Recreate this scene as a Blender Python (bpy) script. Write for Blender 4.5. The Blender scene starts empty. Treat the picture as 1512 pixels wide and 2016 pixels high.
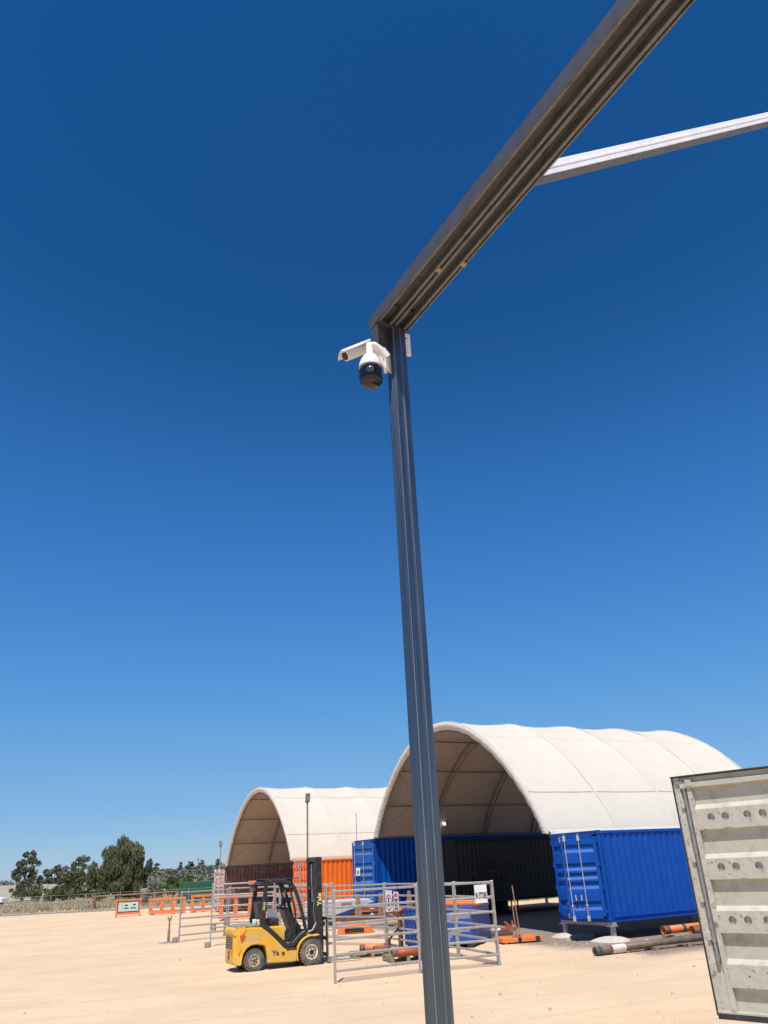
import bpy, bmesh, math, random
from math import sin, cos, pi, radians as R
from mathutils import Vector, Matrix
from mathutils import noise as mn
random.seed(7)
S = bpy.context.scene
COL = S.collection
# ---------------------------------------------------------------- camera
EYE = 2.4
cam = bpy.data.cameras.new('camera'); cam_o = bpy.data.objects.new('camera', cam); COL.objects.link(cam_o)
cam.sensor_fit = 'VERTICAL'; cam.sensor_height = 36.0; cam.lens = 36.0*1480/2016
cam.clip_start = 0.05; cam.clip_end = 6000
_p, _r = R(25.2), R(2.89)
_F = Vector((0, cos(_p), sin(_p))); _R0 = Vector((1, 0, 0)); _U0 = Vector((0, -sin(_p), cos(_p)))
_Ri = cos(_r)*_R0 - sin(_r)*_U0; _Ui = sin(_r)*_R0 + cos(_r)*_U0
m = Matrix.Identity(4)
for i in range(3):
    m[i][0] = _Ri[i]; m[i][1] = _Ui[i]; m[i][2] = -_F[i]
m[2][3] = EYE
cam_o.matrix_world = m
S.camera = cam_o
S.render.resolution_x = 768; S.render.resolution_y = 1024
# ---------------------------------------------------------------- light
SUN = Vector((0.06, 0.475, -1.0)).normalized()          # direction the light travels
el = math.asin(-SUN.z); az_from = math.atan2(-SUN.x, -SUN.y)
world = bpy.data.worlds.new('World'); S.world = world; world.use_nodes = True
wt = world.node_tree; wt.nodes.clear()
sky = wt.nodes.new('ShaderNodeTexSky'); sky.sky_type = 'NISHITA'; sky.sun_disc = False
sky.sun_elevation = el; sky.sun_rotation = az_from
sky.air_density = 1.0; sky.dust_density = 0.1; sky.ozone_density = 2.0; sky.altitude = 300
hs = wt.nodes.new('ShaderNodeHueSaturation'); hs.inputs['Saturation'].default_value = 1.12
bg = wt.nodes.new('ShaderNodeBackground'); bg.inputs['Strength'].default_value = 0.085
wo = wt.nodes.new('ShaderNodeOutputWorld')
tn = wt.nodes.new('ShaderNodeMixRGB'); tn.blend_type = 'MULTIPLY'; tn.inputs[0].default_value = 1.0; tn.inputs[2].default_value = (0.72, 0.98, 1.16, 1)
wt.links.new(sky.outputs[0], hs.inputs['Color']); wt.links.new(hs.outputs[0], tn.inputs[1])
def vscale(k):
    v = wt.nodes.new('ShaderNodeVectorMath'); v.operation = 'SCALE'; v.inputs['Scale'].default_value = k; return v
va, vb = vscale(0.0943), vscale(1/0.0943); rc_ = wt.nodes.new('ShaderNodeRGBCurve')
for ci, pts in enumerate(([(.042,.0108),(.045,.0155),(.061,.037),(.133,.107),(.24,.19),(.368,.262),(1,.80)], [(.12,.087),(.127,.102),(.165,.170),(.32,.322),(.50,.425),(.647,.485),(1,.80)], [(.308,.295),(.317,.322),(.388,.490),(.61,.70),(.763,.752),(1,.92)])):
    cv = rc_.mapping.curves[ci]; cv.points[0].location = (0, 0); cv.points[1].location = pts[-1]
    for p in pts[:-1]: cv.points.new(*p)
    for q in cv.points: q.handle_type = 'AUTO_CLAMPED'
rc_.mapping.update()
wt.links.new(tn.outputs[0], va.inputs[0]); wt.links.new(va.outputs[0], rc_.inputs['Color']); wt.links.new(rc_.outputs[0], vb.inputs[0]); wt.links.new(vb.outputs[0], bg.inputs[0]); wt.links.new(bg.outputs[0], wo.inputs[0])
sl = bpy.data.lights.new('sun', 'SUN'); sl.energy = 4.8; sl.angle = R(0.53); sl.color = (1.0, 0.94, 0.86)
so = bpy.data.objects.new('sun', sl); COL.objects.link(so)
so.rotation_euler = SUN.to_track_quat('-Z', 'Y').to_euler()
S.view_settings.view_transform = 'Standard'; S.view_settings.look = 'None'
S.view_settings.exposure = 0.15; S.view_settings.gamma = 1.0; S.view_settings.use_curve_mapping = False
S.render.engine = 'CYCLES'

# ---------------------------------------------------------------- materials
def mat(name, col, rough=0.6, metal=0.0, var=0.12, scale=6.0, bump=0.0, bscale=40.0, dirt=None, dirt_amt=0.5, dscale=2.0,
        spec=0.5, emit=None, transl=0.0, stretch=None, col2=None):
    mt = bpy.data.materials.new(name); mt.use_nodes = True
    nt = mt.node_tree; n = nt.nodes; l = nt.links
    b = n['Principled BSDF']; out = n['Material Output']
    b.inputs['Roughness'].default_value = rough; b.inputs['Metallic'].default_value = metal
    b.inputs['Specular IOR Level'].default_value = spec
    tc = n.new('ShaderNodeTexCoord'); src = tc.outputs['Object']
    if stretch:
        mp = n.new('ShaderNodeMapping'); mp.inputs['Scale'].default_value = stretch
        l.new(src, mp.inputs[0]); src = mp.outputs[0]
    nz = n.new('ShaderNodeTexNoise'); nz.inputs['Scale'].default_value = scale; nz.inputs['Detail'].default_value = 6
    l.new(src, nz.inputs['Vector'])
    rp = n.new('ShaderNodeValToRGB')
    c = col; c2 = col2 or tuple(min(1, v*(1+var)) for v in c); c1 = tuple(v*(1-var) for v in c) if not col2 else c
    rp.color_ramp.elements[0].position = 0.3; rp.color_ramp.elements[1].position = 0.7
    rp.color_ramp.elements[0].color = (*c1, 1); rp.color_ramp.elements[1].color = (*c2, 1)
    l.new(nz.outputs[0], rp.inputs[0]); colout = rp.outputs[0]
    if dirt:
        dz = n.new('ShaderNodeTexNoise'); dz.inputs['Scale'].default_value = dscale; dz.inputs['Detail'].default_value = 9
        dz.inputs['Roughness'].default_value = 0.65
        l.new(src, dz.inputs['Vector'])
        mr = n.new('ShaderNodeMapRange'); mr.inputs[1].default_value = 0.62-dirt_amt*0.3; mr.inputs[2].default_value = 0.72
        l.new(dz.outputs[0], mr.inputs[0])
        mx = n.new('ShaderNodeMixRGB'); mx.inputs[2].default_value = (*dirt, 1)
        l.new(mr.outputs[0], mx.inputs[0]); l.new(colout, mx.inputs[1]); colout = mx.outputs[0]
    l.new(colout, b.inputs['Base Color'])
    if bump:
        bz = n.new('ShaderNodeTexNoise'); bz.inputs['Scale'].default_value = bscale; bz.inputs['Detail'].default_value = 5
        l.new(src, bz.inputs['Vector'])
        bp = n.new('ShaderNodeBump'); bp.inputs['Strength'].default_value = bump; bp.inputs['Distance'].default_value = 0.02
        l.new(bz.outputs[0], bp.inputs['Height']); l.new(bp.outputs[0], b.inputs['Normal'])
    if emit:
        b.inputs['Emission Color'].default_value = (*emit[0], 1); b.inputs['Emission Strength'].default_value = emit[1]
    if transl:
        tr = n.new('ShaderNodeBsdfTranslucent'); l.new(colout, tr.inputs[0])
        ms = n.new('ShaderNodeMixShader'); ms.inputs[0].default_value = transl
        l.new(b.outputs[0], ms.inputs[1]); l.new(tr.outputs[0], ms.inputs[2]); l.new(ms.outputs[0], out.inputs[0])
    return mt

M = {}
M['galv'] = mat('galvanised_steel', (0.065, 0.09, 0.12), 0.30, 0.8, 0.3, 110, 0.04, 60, dirt=(0.19, 0.20, 0.21), dirt_amt=0.15, dscale=30, stretch=(1, 1, 0.012), col2=(0.14, 0.18, 0.225))
M['galv_beam'] = mat('galvanised_beam', (0.165, 0.17, 0.175), 0.6, 0.25, 0.35, 120, 0.35, 200, dirt=(0.075, 0.075, 0.075), dirt_amt=0.35, dscale=9)
M['galv_bright'] = mat('bright_galvanised', (0.95, 0.95, 0.93), 0.35, 0.05, 0.08, 8)
M['rail'] = mat('galvanised_rail', (0.42, 0.40, 0.38), 0.5, 0.4, 0.15, 10, dirt=(0.25, 0.19, 0.14), dirt_amt=0.2, dscale=4)
M['white'] = mat('white_plastic', (0.80, 0.78, 0.75), 0.35, 0, 0.03)
M['black_gloss'] = mat('black_glass', (0.008, 0.009, 0.012), 0.06, 0, 0.05)
M['black'] = mat('black_paint', (0.022, 0.022, 0.024), 0.45, 0, 0.3, 8, dirt=(0.10, 0.08, 0.06), dirt_amt=0.25, dscale=7)
M['rubber'] = mat('dusty_rubber', (0.11, 0.10, 0.088), 0.85, 0, 0.25, 12, 0.3, 50, dirt=(0.28, 0.22, 0.17), dirt_amt=0.5, dscale=5)
M['gasket'] = mat('black_gasket', (0.035, 0.034, 0.036), 0.7, 0, 0.3, 10)
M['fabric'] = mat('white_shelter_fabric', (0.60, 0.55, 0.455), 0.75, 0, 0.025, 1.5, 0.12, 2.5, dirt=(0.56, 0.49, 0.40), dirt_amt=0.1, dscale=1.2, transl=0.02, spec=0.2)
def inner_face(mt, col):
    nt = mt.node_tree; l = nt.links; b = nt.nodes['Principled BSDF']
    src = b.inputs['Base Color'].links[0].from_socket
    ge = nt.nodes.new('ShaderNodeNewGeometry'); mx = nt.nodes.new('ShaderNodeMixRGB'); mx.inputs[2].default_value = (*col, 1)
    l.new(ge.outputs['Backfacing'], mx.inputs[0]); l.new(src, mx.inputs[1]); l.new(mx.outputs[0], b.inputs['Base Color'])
inner_face(M['fabric'], (0.41, 0.325, 0.265))  # fabric's inner side coloured darker to deepen the shade inside the shelters
M['hem'] = mat('white_hem_fabric', (0.63, 0.58, 0.52), 0.8, 0, 0.08, 6, 0.3, 10, transl=0.03, spec=0.2)
M['truss'] = mat('truss_steel', (0.22, 0.19, 0.17), 0.5, 0.5, 0.2, 8)
M['blue'] = mat('blue_container_paint', (0.001, 0.070, 0.37), 0.5, 0, 0.10, 3, 0.05, 8, dirt=(0.01, 0.09, 0.33), dirt_amt=0.2, dscale=2, spec=0.22)
M['blue_old'] = mat('faded_blue_container_paint', (0.018, 0.10, 0.34), 0.48, 0, 0.14, 3, 0.05, 8, dirt=(0.05, 0.13, 0.31), dirt_amt=0.35, dscale=2, spec=0.3)
M['orange'] = mat('orange_container_paint', (0.90, 0.17, 0.012), 0.5, 0, 0.08, 3, 0.05, 8, dirt=(0.55, 0.16, 0.05), dirt_amt=0.1, dscale=2)
M['maroon'] = mat('maroon_container_paint', (0.17, 0.085, 0.08), 0.65, 0, 0.2, 3, dirt=(0.30, 0.22, 0.19), dirt_amt=0.4, dscale=2)
M['maroon_door'] = mat('chalky_door_paint', (0.50, 0.40, 0.36), 0.7, 0, 0.15, 4, dirt=(0.20, 0.06, 0.05), dirt_amt=0.5, dscale=3)
M['cream'] = mat('weathered_grey_cream_paint', (0.50, 0.49, 0.395), 0.6, 0, 0.06, 3, 0.08, 12, dirt=(0.36, 0.32, 0.25), dirt_amt=0.45, dscale=6)
M['cream_worn'] = mat('scuffed_grey_cream_paint', (0.50, 0.475, 0.395), 0.65, 0, 0.12, 7, 0.12, 20, dirt=(0.13, 0.095, 0.07), dirt_amt=0.22, dscale=8)
M['rod'] = mat('lock_rod_steel', (0.55, 0.56, 0.58), 0.4, 0.6, 0.15, 9)
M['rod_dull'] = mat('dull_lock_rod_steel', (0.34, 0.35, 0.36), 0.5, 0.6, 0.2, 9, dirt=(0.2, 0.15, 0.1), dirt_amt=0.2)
M['dark_wall'] = mat('dark_container_paint', (0.018, 0.021, 0.019), 0.6, 0, 0.2, 3)
M['black_matt'] = mat('matt_black', (0.012, 0.012, 0.013), 0.8, 0, 0.2, 4)
M['yellow'] = mat('forklift_yellow', (0.76, 0.41, 0.030), 0.5, 0, 0.06, 4, dirt=(0.60, 0.42, 0.20), dirt_amt=0.55, dscale=2.5)
M['yellow_text'] = mat('yellow_lettering', (0.8, 0.75, 0.15), 0.5, 0, 0.03)
M['rim'] = mat('pale_rim_paint', (0.78, 0.70, 0.48), 0.6, 0, 0.1, 14, dirt=(0.45, 0.36, 0.24), dirt_amt=0.15, dscale=12)
M['tail'] = mat('red_lamp_lens', (0.55, 0.09, 0.04), 0.2, 0, 0.1)
M['amber'] = mat('amber_lamp_lens', (0.7, 0.22, 0.10), 0.25, 0, 0.1)
M['vinyl'] = mat('black_vinyl', (0.03, 0.028, 0.028), 0.5, 0, 0.2)
M['dusty'] = mat('dusty_grey_cover', (0.23, 0.22, 0.17), 0.75, 0, 0.2, 6)
M['sign'] = mat('white_sign_plate', (0.78, 0.77, 0.74), 0.5, 0, 0.04)
M['text'] = mat('black_lettering', (0.02, 0.02, 0.02), 0.6, 0, 0.1)
M['red'] = mat('red_sign_paint', (0.55, 0.03, 0.03), 0.5, 0, 0.05)
M['orange_steel'] = mat('orange_rack_paint', (0.88, 0.20, 0.03), 0.55, 0, 0.12, 5, dirt=(0.50, 0.25, 0.14), dirt_amt=0.6, dscale=4)
M['rust'] = mat('rusty_steel', (0.17, 0.075, 0.045), 0.8, 0.1, 0.3, 8, 0.3, 40, dirt=(0.30, 0.17, 0.10), dirt_amt=0.5, dscale=5)
M['rust_pale'] = mat('pale_rusty_steel', (0.34, 0.20, 0.13), 0.8, 0.1, 0.3, 8)
M['red_pipe'] = mat('red_oxide_paint', (0.42, 0.08, 0.04), 0.6, 0, 0.2, 6, dirt=(0.35, 0.2, 0.12), dirt_amt=0.4)
M['brown_pipe'] = mat('brown_pipe', (0.17, 0.12, 0.09), 0.6, 0.2, 0.2, 6, dirt=(0.30, 0.22, 0.16), dirt_amt=0.4)
M['green_cap'] = mat('green_thread_cap', (0.05, 0.09, 0.07), 0.6)
M['timber'] = mat('weathered_timber', (0.30, 0.23, 0.16), 0.85, 0, 0.3, 4, 0.3, 20, stretch=(1, 1, 8))
M['concrete'] = mat('concrete', (0.52, 0.47, 0.40), 0.9, 0, 0.12, 5, 0.3, 30)
M['conc_dark'] = mat('grey_concrete', (0.27, 0.25, 0.22), 0.9, 0, 0.2, 5, 0.3, 30)
M['skip'] = mat('blue_bin_paint', (0.022, 0.085, 0.34), 0.32, 0, 0.15, 3, dirt=(0.10, 0.14, 0.26), dirt_amt=0.3, dscale=2)
M['skip_print'] = mat('pale_faded_print', (0.24, 0.25, 0.33), 0.5, 0, 0.1)
M['green_steel'] = mat('green_sheet_steel', (0.018, 0.10, 0.055), 0.5, 0, 0.1, 3)
M['teal_print'] = mat('pale_teal_board', (0.50, 0.66, 0.58), 0.5, 0, 0.05)
M['grass_dry'] = mat('dry_grass', (0.40, 0.32, 0.20), 0.9, 0, 0.25, 0.8)
M['grass_green'] = mat('roadside_grass', (0.13, 0.17, 0.06), 0.9, 0, 0.4, 1.2, col2=(0.34, 0.30, 0.14))
M['leaf_gum'] = mat('gum_leaves', (0.14, 0.155, 0.10), 0.7, 0, 0.45, 0.5, transl=0.25, spec=0.2)
M['leaf_pepper'] = mat('pepper_leaves', (0.15, 0.165, 0.08), 0.7, 0, 0.45, 0.45, transl=0.25, spec=0.2)
M['leaf_bush'] = mat('bush_leaves', (0.14, 0.17, 0.07), 0.7, 0, 0.4, 0.5, transl=0.25, spec=0.2)
M['leaf_bright'] = mat('bright_bush_leaves', (0.12, 0.19, 0.06), 0.7, 0, 0.4, 0.7, transl=0.25, spec=0.2)
M['leaf_far'] = mat('far_scrub_leaves', (0.15, 0.16, 0.12), 0.8, 0, 0.45, 0.15, transl=0.1, spec=0.2)
M['bark'] = mat('bark', (0.11, 0.085, 0.065), 0.9, 0, 0.3, 5, 0.4, 15)
M['lens'] = mat('lens_glass', (0.05, 0.06, 0.075), 0.08)
M['led'] = mat('lit_lamp_face', (0.9, 0.9, 0.8), 0.4, emit=((1.0, 0.93, 0.75), 14))
M['lamp_grey'] = mat('floodlight_body', (0.12, 0.13, 0.14), 0.4, 0.4)
M['glass'] = mat('vehicle_glass', (0.02, 0.025, 0.03), 0.08)
M['plate_grey'] = mat('bracket_steel', (0.12, 0.12, 0.14), 0.5, 0.5, 0.15, 10)
M['paper'] = mat('notice_paper', (0.72, 0.68, 0.66), 0.8, 0, 0.05)
M['paleblue'] = mat('pale_trailer_paint', (0.55, 0.56, 0.62), 0.45)
M['navy'] = mat('navy_stripe', (0.02, 0.06, 0.2), 0.5)
M['lpipe_white'] = mat('white_band', (0.62, 0.58, 0.52), 0.7, 0, 0.15, 10)
M['olive'] = mat('olive_mat', (0.08, 0.08, 0.055), 0.8)
M['stone'] = mat('pale_gravel', (0.45, 0.36, 0.27), 0.9, 0, 0.3, 4)

# ---------------------------------------------------------------- helpers
class MB:
    def __init__(s): s.v = []; s.f = []; s.sm = []
    def add(s, vs, fs, smooth=False):
        o = len(s.v); s.v += [tuple(v) for v in vs]; s.f += [tuple(i+o for i in f) for f in fs]; s.sm += [smooth]*len(fs); return s
    def box(s, x0, x1, y0, y1, z0, z1):
        return s.add([(x0,y0,z0),(x1,y0,z0),(x1,y1,z0),(x0,y1,z0),(x0,y0,z1),(x1,y0,z1),(x1,y1,z1),(x0,y1,z1)],
                     [(3,2,1,0),(4,5,6,7),(0,1,5,4),(1,2,6,5),(2,3,7,6),(3,0,4,7)])
    def bar(s, a, b, w, h, up=(0,0,1)):
        a = Vector(a); b = Vector(b); d = (b-a).normalized(); u = Vector(up)
        if abs(d.dot(u)) > 0.98: u = Vector((1,0,0))
        x = d.cross(u).normalized()*w/2; y = x.cross(d).normalized()*h/2
        return s.add([a-x-y,a+x-y,a+x+y,a-x+y,b-x-y,b+x-y,b+x+y,b-x+y],
                     [(0,1,2,3),(7,6,5,4),(1,0,4,5),(2,1,5,6),(3,2,6,7),(0,3,7,4)])
    def tube(s, pts, r, n=8, caps=True, radii=None):
        pts = [Vector(p) for p in pts]; o = []; k = len(pts)
        d0 = (pts[1]-pts[0]).normalized(); u = Vector((0,0,1)) if abs(d0.z) < 0.9 else Vector((1,0,0))
        x = d0.cross(u).normalized()
        for i, p in enumerate(pts):
            d = ((pts[min(i+1,k-1)]-pts[max(i-1,0)])).normalized()
            x = (x-d*x.dot(d)).normalized(); y = d.cross(x)
            rr = radii[i] if radii else r
            o += [p+x*cos(2*pi*j/n)*rr+y*sin(2*pi*j/n)*rr for j in range(n)]
        f = [(i*n+j, i*n+(j+1)%n, (i+1)*n+(j+1)%n, (i+1)*n+j) for i in range(k-1) for j in range(n)]
        s.add(o, f, True)
        if caps: s.add(o[:n], [tuple(range(n-1,-1,-1))]); s.add(o[-n:], [tuple(range(n))])
        return s
    def lathe(s, prof, c=(0,0,0), axis='z', n=24, smooth=True):
        c = Vector(c); vs = []
        for (r, h) in prof:
            for j in range(n):
                a = 2*pi*j/n
                p = {'z': (r*cos(a), r*sin(a), h), 'y': (r*cos(a), h, -r*sin(a)), 'x': (h, r*cos(a), r*sin(a))}[axis]
                vs.append(c+Vector(p))
        fs = [(i*n+j, i*n+(j+1)%n, (i+1)*n+(j+1)%n, (i+1)*n+j) for i in range(len(prof)-1) for j in range(n)]
        return s.add(vs, fs, smooth)
    def prism(s, poly, a, b, axis='y', smooth=False):
        n = len(poly)
        P = {'y': lambda p, t: (p[0], t, p[1]), 'x': lambda p, t: (t, p[0], p[1]), 'z': lambda p, t: (p[0], p[1], t)}[axis]
        vs = [P(p, a) for p in poly]+[P(p, b) for p in poly]
        return s.add(vs, [tuple(range(n)), tuple(range(2*n-1, n-1, -1))]+[(i, i+n, (i+1)%n+n, (i+1)%n) for i in range(n)], smooth)
    def sheet(s, poly, a, b, axis='z', smooth=False):       # open profile extruded
        n = len(poly)
        P = {'y': lambda p, t: (p[0], t, p[1]), 'x': lambda p, t: (t, p[0], p[1]), 'z': lambda p, t: (p[0], p[1], t)}[axis]
        return s.add([P(p, a) for p in poly]+[P(p, b) for p in poly], [(i, i+1, i+1+n, i+n) for i in range(n-1)], smooth)
    def build(s, name, mt, parent=None, bevel=0.0, solid=0.0, seg=1):
        me = bpy.data.meshes.new(name); me.from_pydata(s.v, [], s.f)
        me.polygons.foreach_set('use_smooth', s.sm)
        bm = bmesh.new(); bm.from_mesh(me)
        if len(bm.faces) < 60000 and not solid: 
            try: bmesh.ops.recalc_face_normals(bm, faces=bm.faces)
            except Exception: pass
        bm.to_mesh(me); bm.free()
        me.materials.append(mt)
        o = bpy.data.objects.new(name, me); COL.objects.link(o)
        if parent: o.parent = parent
        if bevel:
            b = o.modifiers.new('bevel', 'BEVEL'); b.width = bevel; b.segments = seg; b.limit_method = 'ANGLE'; b.angle_limit = R(40)
        if solid:
            b = o.modifiers.new('solid', 'SOLIDIFY'); b.thickness = solid; b.offset = 0
        return o
def tag(o, label=None, cat=None, group=None, kind=None):
    if label: o['label'] = label
    if cat: o['category'] = cat
    if group: o['group'] = group
    if kind: o['kind'] = kind
    return o
def thing(name, label, cat, loc=(0,0,0), rz=0, group=None):
    o = bpy.data.objects.new(name, None); o.empty_display_size = 0.2; COL.objects.link(o)
    o.location = loc; o.rotation_euler = (0,0,rz); return tag(o, label, cat, group)
def kids(o): return [c for c in list(bpy.data.objects) if c.parent == o]
def copy_tree(o, parent=None):
    c = o.copy(); COL.objects.link(c)
    if parent: c.parent = parent
    for k in kids(o): copy_tree(k, c)
    return c
def text(txt, size, mt, parent, loc, rot, sx=1.0, name='lettering', bold=0.0, align='CENTER'):
    cu = bpy.data.curves.new('t', 'FONT'); cu.body = txt; cu.size = size; cu.extrude = 0.002; cu.align_x = align; cu.align_y = 'CENTER'; cu.offset = bold
    t = bpy.data.objects.new('t', cu); COL.objects.link(t)
    dg = bpy.context.evaluated_depsgraph_get(); me = bpy.data.meshes.new_from_object(t.evaluated_get(dg))
    bpy.data.objects.remove(t)
    for v in me.vertices: v.co.x *= sx
    me.materials.clear(); me.materials.append(mt)
    o = bpy.data.objects.new(name, me); COL.objects.link(o); o.parent = parent; o.location = loc; o.rotation_euler = rot
    return o
def holed_plate(w, h, holes, thick):          # plate in local x (0..w), y (0..h), with real holes
    cu = bpy.data.curves.new('p', 'CURVE'); cu.dimensions = '2D'; cu.fill_mode = 'BOTH'; cu.extrude = thick/2; cu.resolution_u = 1
    def spl(pts):
        sp = cu.splines.new('POLY'); sp.points.add(len(pts)-1)
        for q, p in zip(sp.points, pts): q.co = (p[0], p[1], 0, 1)
        sp.use_cyclic_u = True
    spl([(0,0),(w,0),(w,h),(0,h)])
    for (x, y, r) in holes: spl([(x+r*cos(2*pi*k/20), y+r*sin(2*pi*k/20)) for k in range(20)])
    t = bpy.data.objects.new('p', cu); COL.objects.link(t)
    dg = bpy.context.evaluated_depsgraph_get(); me = bpy.data.meshes.new_from_object(t.evaluated_get(dg))
    bpy.data.objects.remove(t); me.materials.clear(); return me

# shed frame: x along the sheds (away to the right), y across them (away to the left)
G1 = Vector((6.368, 26.608, 0)); RZ = R(28)
AX = Vector((cos(RZ), sin(RZ), 0)); AY = Vector((-sin(RZ), cos(RZ), 0))
def W(l, w, z=0): return G1+AX*l+AY*w+Vector((0,0,z))

# ---------------------------------------------------------------- ground, grass, hills
def ground_mat():
    mt = bpy.data.materials.new('sandy_yard_dirt'); mt.use_nodes = True
    nt = mt.node_tree; n = nt.nodes; l = nt.links; b = n['Principled BSDF']
    b.inputs['Roughness'].default_value = 0.95; b.inputs['Specular IOR Level'].default_value = 0.15
    tc = n.new('ShaderNodeTexCoord')
    def noise(scale, det=6, rough=0.6, src=None):
        z = n.new('ShaderNodeTexNoise'); z.inputs['Scale'].default_value = scale; z.inputs['Detail'].default_value = det; z.inputs['Roughness'].default_value = rough
        l.new(src or tc.outputs['Object'], z.inputs['Vector']); return z.outputs[0]
    def mix(f, a, c):
        x = n.new('ShaderNodeMixRGB'); l.new(f, x.inputs[0])
        for i, q in ((1, a), (2, c)):
            if isinstance(q, tuple): x.inputs[i].default_value = (*q, 1)
            else: l.new(q, x.inputs[i])
        return x.outputs[0]
    def rng(s, a, c, lo=0, hi=1):
        x = n.new('ShaderNodeMapRange'); x.inputs[1].default_value = a; x.inputs[2].default_value = c; x.inputs[3].default_value = lo; x.inputs[4].default_value = hi
        x.interpolation_type = 'SMOOTHSTEP'; l.new(s, x.inputs[0]); return x.outputs[0]
    c = mix(rng(noise(0.35), 0.35, 0.65), (0.62, 0.455, 0.292), (0.68, 0.505, 0.328))
    mp = n.new('ShaderNodeMapping'); mp.inputs['Rotation'].default_value = (0, 0, R(-12)); mp.inputs['Scale'].default_value = (0.25, 1.6, 1)
    l.new(tc.outputs['Object'], mp.inputs[0])
    c = mix(rng(noise(0.8, 9, 0.68, mp.outputs[0]), 0.45, 0.8, 0, 0.45), c, (0.50, 0.335, 0.21))      # vehicle-swept streaks
    c = mix(rng(noise(9, 8, 0.7), 0.56, 0.72, 0, 0.4), c, (0.44, 0.29, 0.185))
    c = mix(rng(noise(45, 3, 0.7), 0.63, 0.70, 0, 0.5), c, (0.36, 0.26, 0.19))
    wv = n.new('ShaderNodeTexWave'); wv.wave_type = 'BANDS'; wv.bands_direction = 'Y'; wv.inputs['Scale'].default_value = 0.16; wv.inputs['Distortion'].default_value = 5.0; wv.inputs['Detail'].default_value = 1.5; wv.inputs['Detail Scale'].default_value = 0.35
    mpw = n.new('ShaderNodeMapping'); mpw.inputs['Rotation'].default_value = (0, 0, R(-24)); l.new(tc.outputs['Object'], mpw.inputs[0]); l.new(mpw.outputs[0], wv.inputs['Vector'])
    tr1 = rng(wv.outputs['Fac'], 0.93, 0.985, 0, 1)
    lug = n.new('ShaderNodeMath'); lug.operation = 'MULTIPLY'; l.new(tr1, lug.inputs[0]); l.new(rng(noise(7, 8, 0.8), 0.42, 0.62, 0, 0.42), lug.inputs[1])
    c = mix(lug.outputs[0], c, (0.47, 0.32, 0.205))
    # gravel hardstand round the shelters
    mp2 = n.new('ShaderNodeMapping'); mp2.vector_type = 'TEXTURE'; mp2.inputs['Location'].default_value = G1; mp2.inputs['Rotation'].default_value = (0, 0, RZ)
    l.new(tc.outputs['Object'], mp2.inputs[0])
    sx = n.new('ShaderNodeSeparateXYZ'); l.new(mp2.outputs[0], sx.inputs[0])
    def add(a, k, v):
        x = n.new('ShaderNodeMath'); x.operation = 'MULTIPLY_ADD'; x.inputs[1].default_value = k; l.new(a, x.inputs[0])
        if isinstance(v, (int, float)): x.inputs[2].default_value = v
        else: l.new(v, x.inputs[2])
        return x.outputs[0]
    nz = noise(0.6, 5)
    gx = rng(add(nz, 2.2, sx.outputs[0]), -1.6, -0.3); gy = rng(add(nz, 2.0, sx.outputs[1]), -3.6, -2.0)
    gy2 = rng(sx.outputs[1], 17.0, 15.0)
    def mul(a, q):
        x = n.new('ShaderNodeMath'); x.operation = 'MULTIPLY'; l.new(a, x.inputs[0]); l.new(q, x.inputs[1]); return x.outputs[0]
    g = mul(mul(gx, gy), gy2)
    gc = mix(rng(noise(14, 8, 0.8), 0.35, 0.65), (0.15, 0.115, 0.09), (0.36, 0.285, 0.225))
    c = mix(g, c, gc)
    # pasture beyond the yard
    sw = n.new('ShaderNodeSeparateXYZ'); l.new(tc.outputs['Object'], sw.inputs[0])
    far = rng(add(noise(0.3), 3.0, add(sw.outputs[0], -0.09, sw.outputs[1])), 76.5, 77.2)
    c = mix(far, c, mix(noise(0.12, 8), (0.36, 0.28, 0.17), (0.50, 0.39, 0.25)))
    l.new(c, b.inputs['Base Color'])
    bp = n.new('ShaderNodeBump'); bp.inputs['Strength'].default_value = 0.5; bp.inputs['Distance'].default_value = 0.03
    l.new(noise(6, 10, 0.72), bp.inputs['Height']); l.new(bp.outputs[0], b.inputs['Normal'])
    return mt
g = MB(); nx, ny = 90, 110; xs = [-45+1.0*i for i in range(nx+1)]; ys = [-5+0.9*j for j in range(ny+1)]
def gh(x, y):
    e = min(1, max(0, min(x+45, 45-x, y+5, 94-y)/4))
    return e*0.02*(mn.noise(Vector((x*0.35, y*0.35, 0))))
g.add([(x, y, gh(x, y)) for y in ys for x in xs], [(j*(nx+1)+i, j*(nx+1)+i+1, (j+1)*(nx+1)+i+1, (j+1)*(nx+1)+i) for j in range(ny) for i in range(nx)], True)
X0, X1, Y0, Y1 = -45, 45, -5, 94
B = 4000
g.add([(-B,-B,0),(B,-B,0),(B,Y0,0),(-B,Y0,0)], [(0,1,2,3)]); g.add([(-B,Y1,0),(B,Y1,0),(B,B,0),(-B,B,0)], [(0,1,2,3)])
g.add([(-B,Y0,0),(X0,Y0,0),(X0,Y1,0),(-B,Y1,0)], [(0,1,2,3)]); g.add([(X1,Y0,0),(B,Y0,0),(B,Y1,0),(X1,Y1,0)], [(0,1,2,3)])
tag(g.build('ground', ground_mat()), kind='structure')

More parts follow.
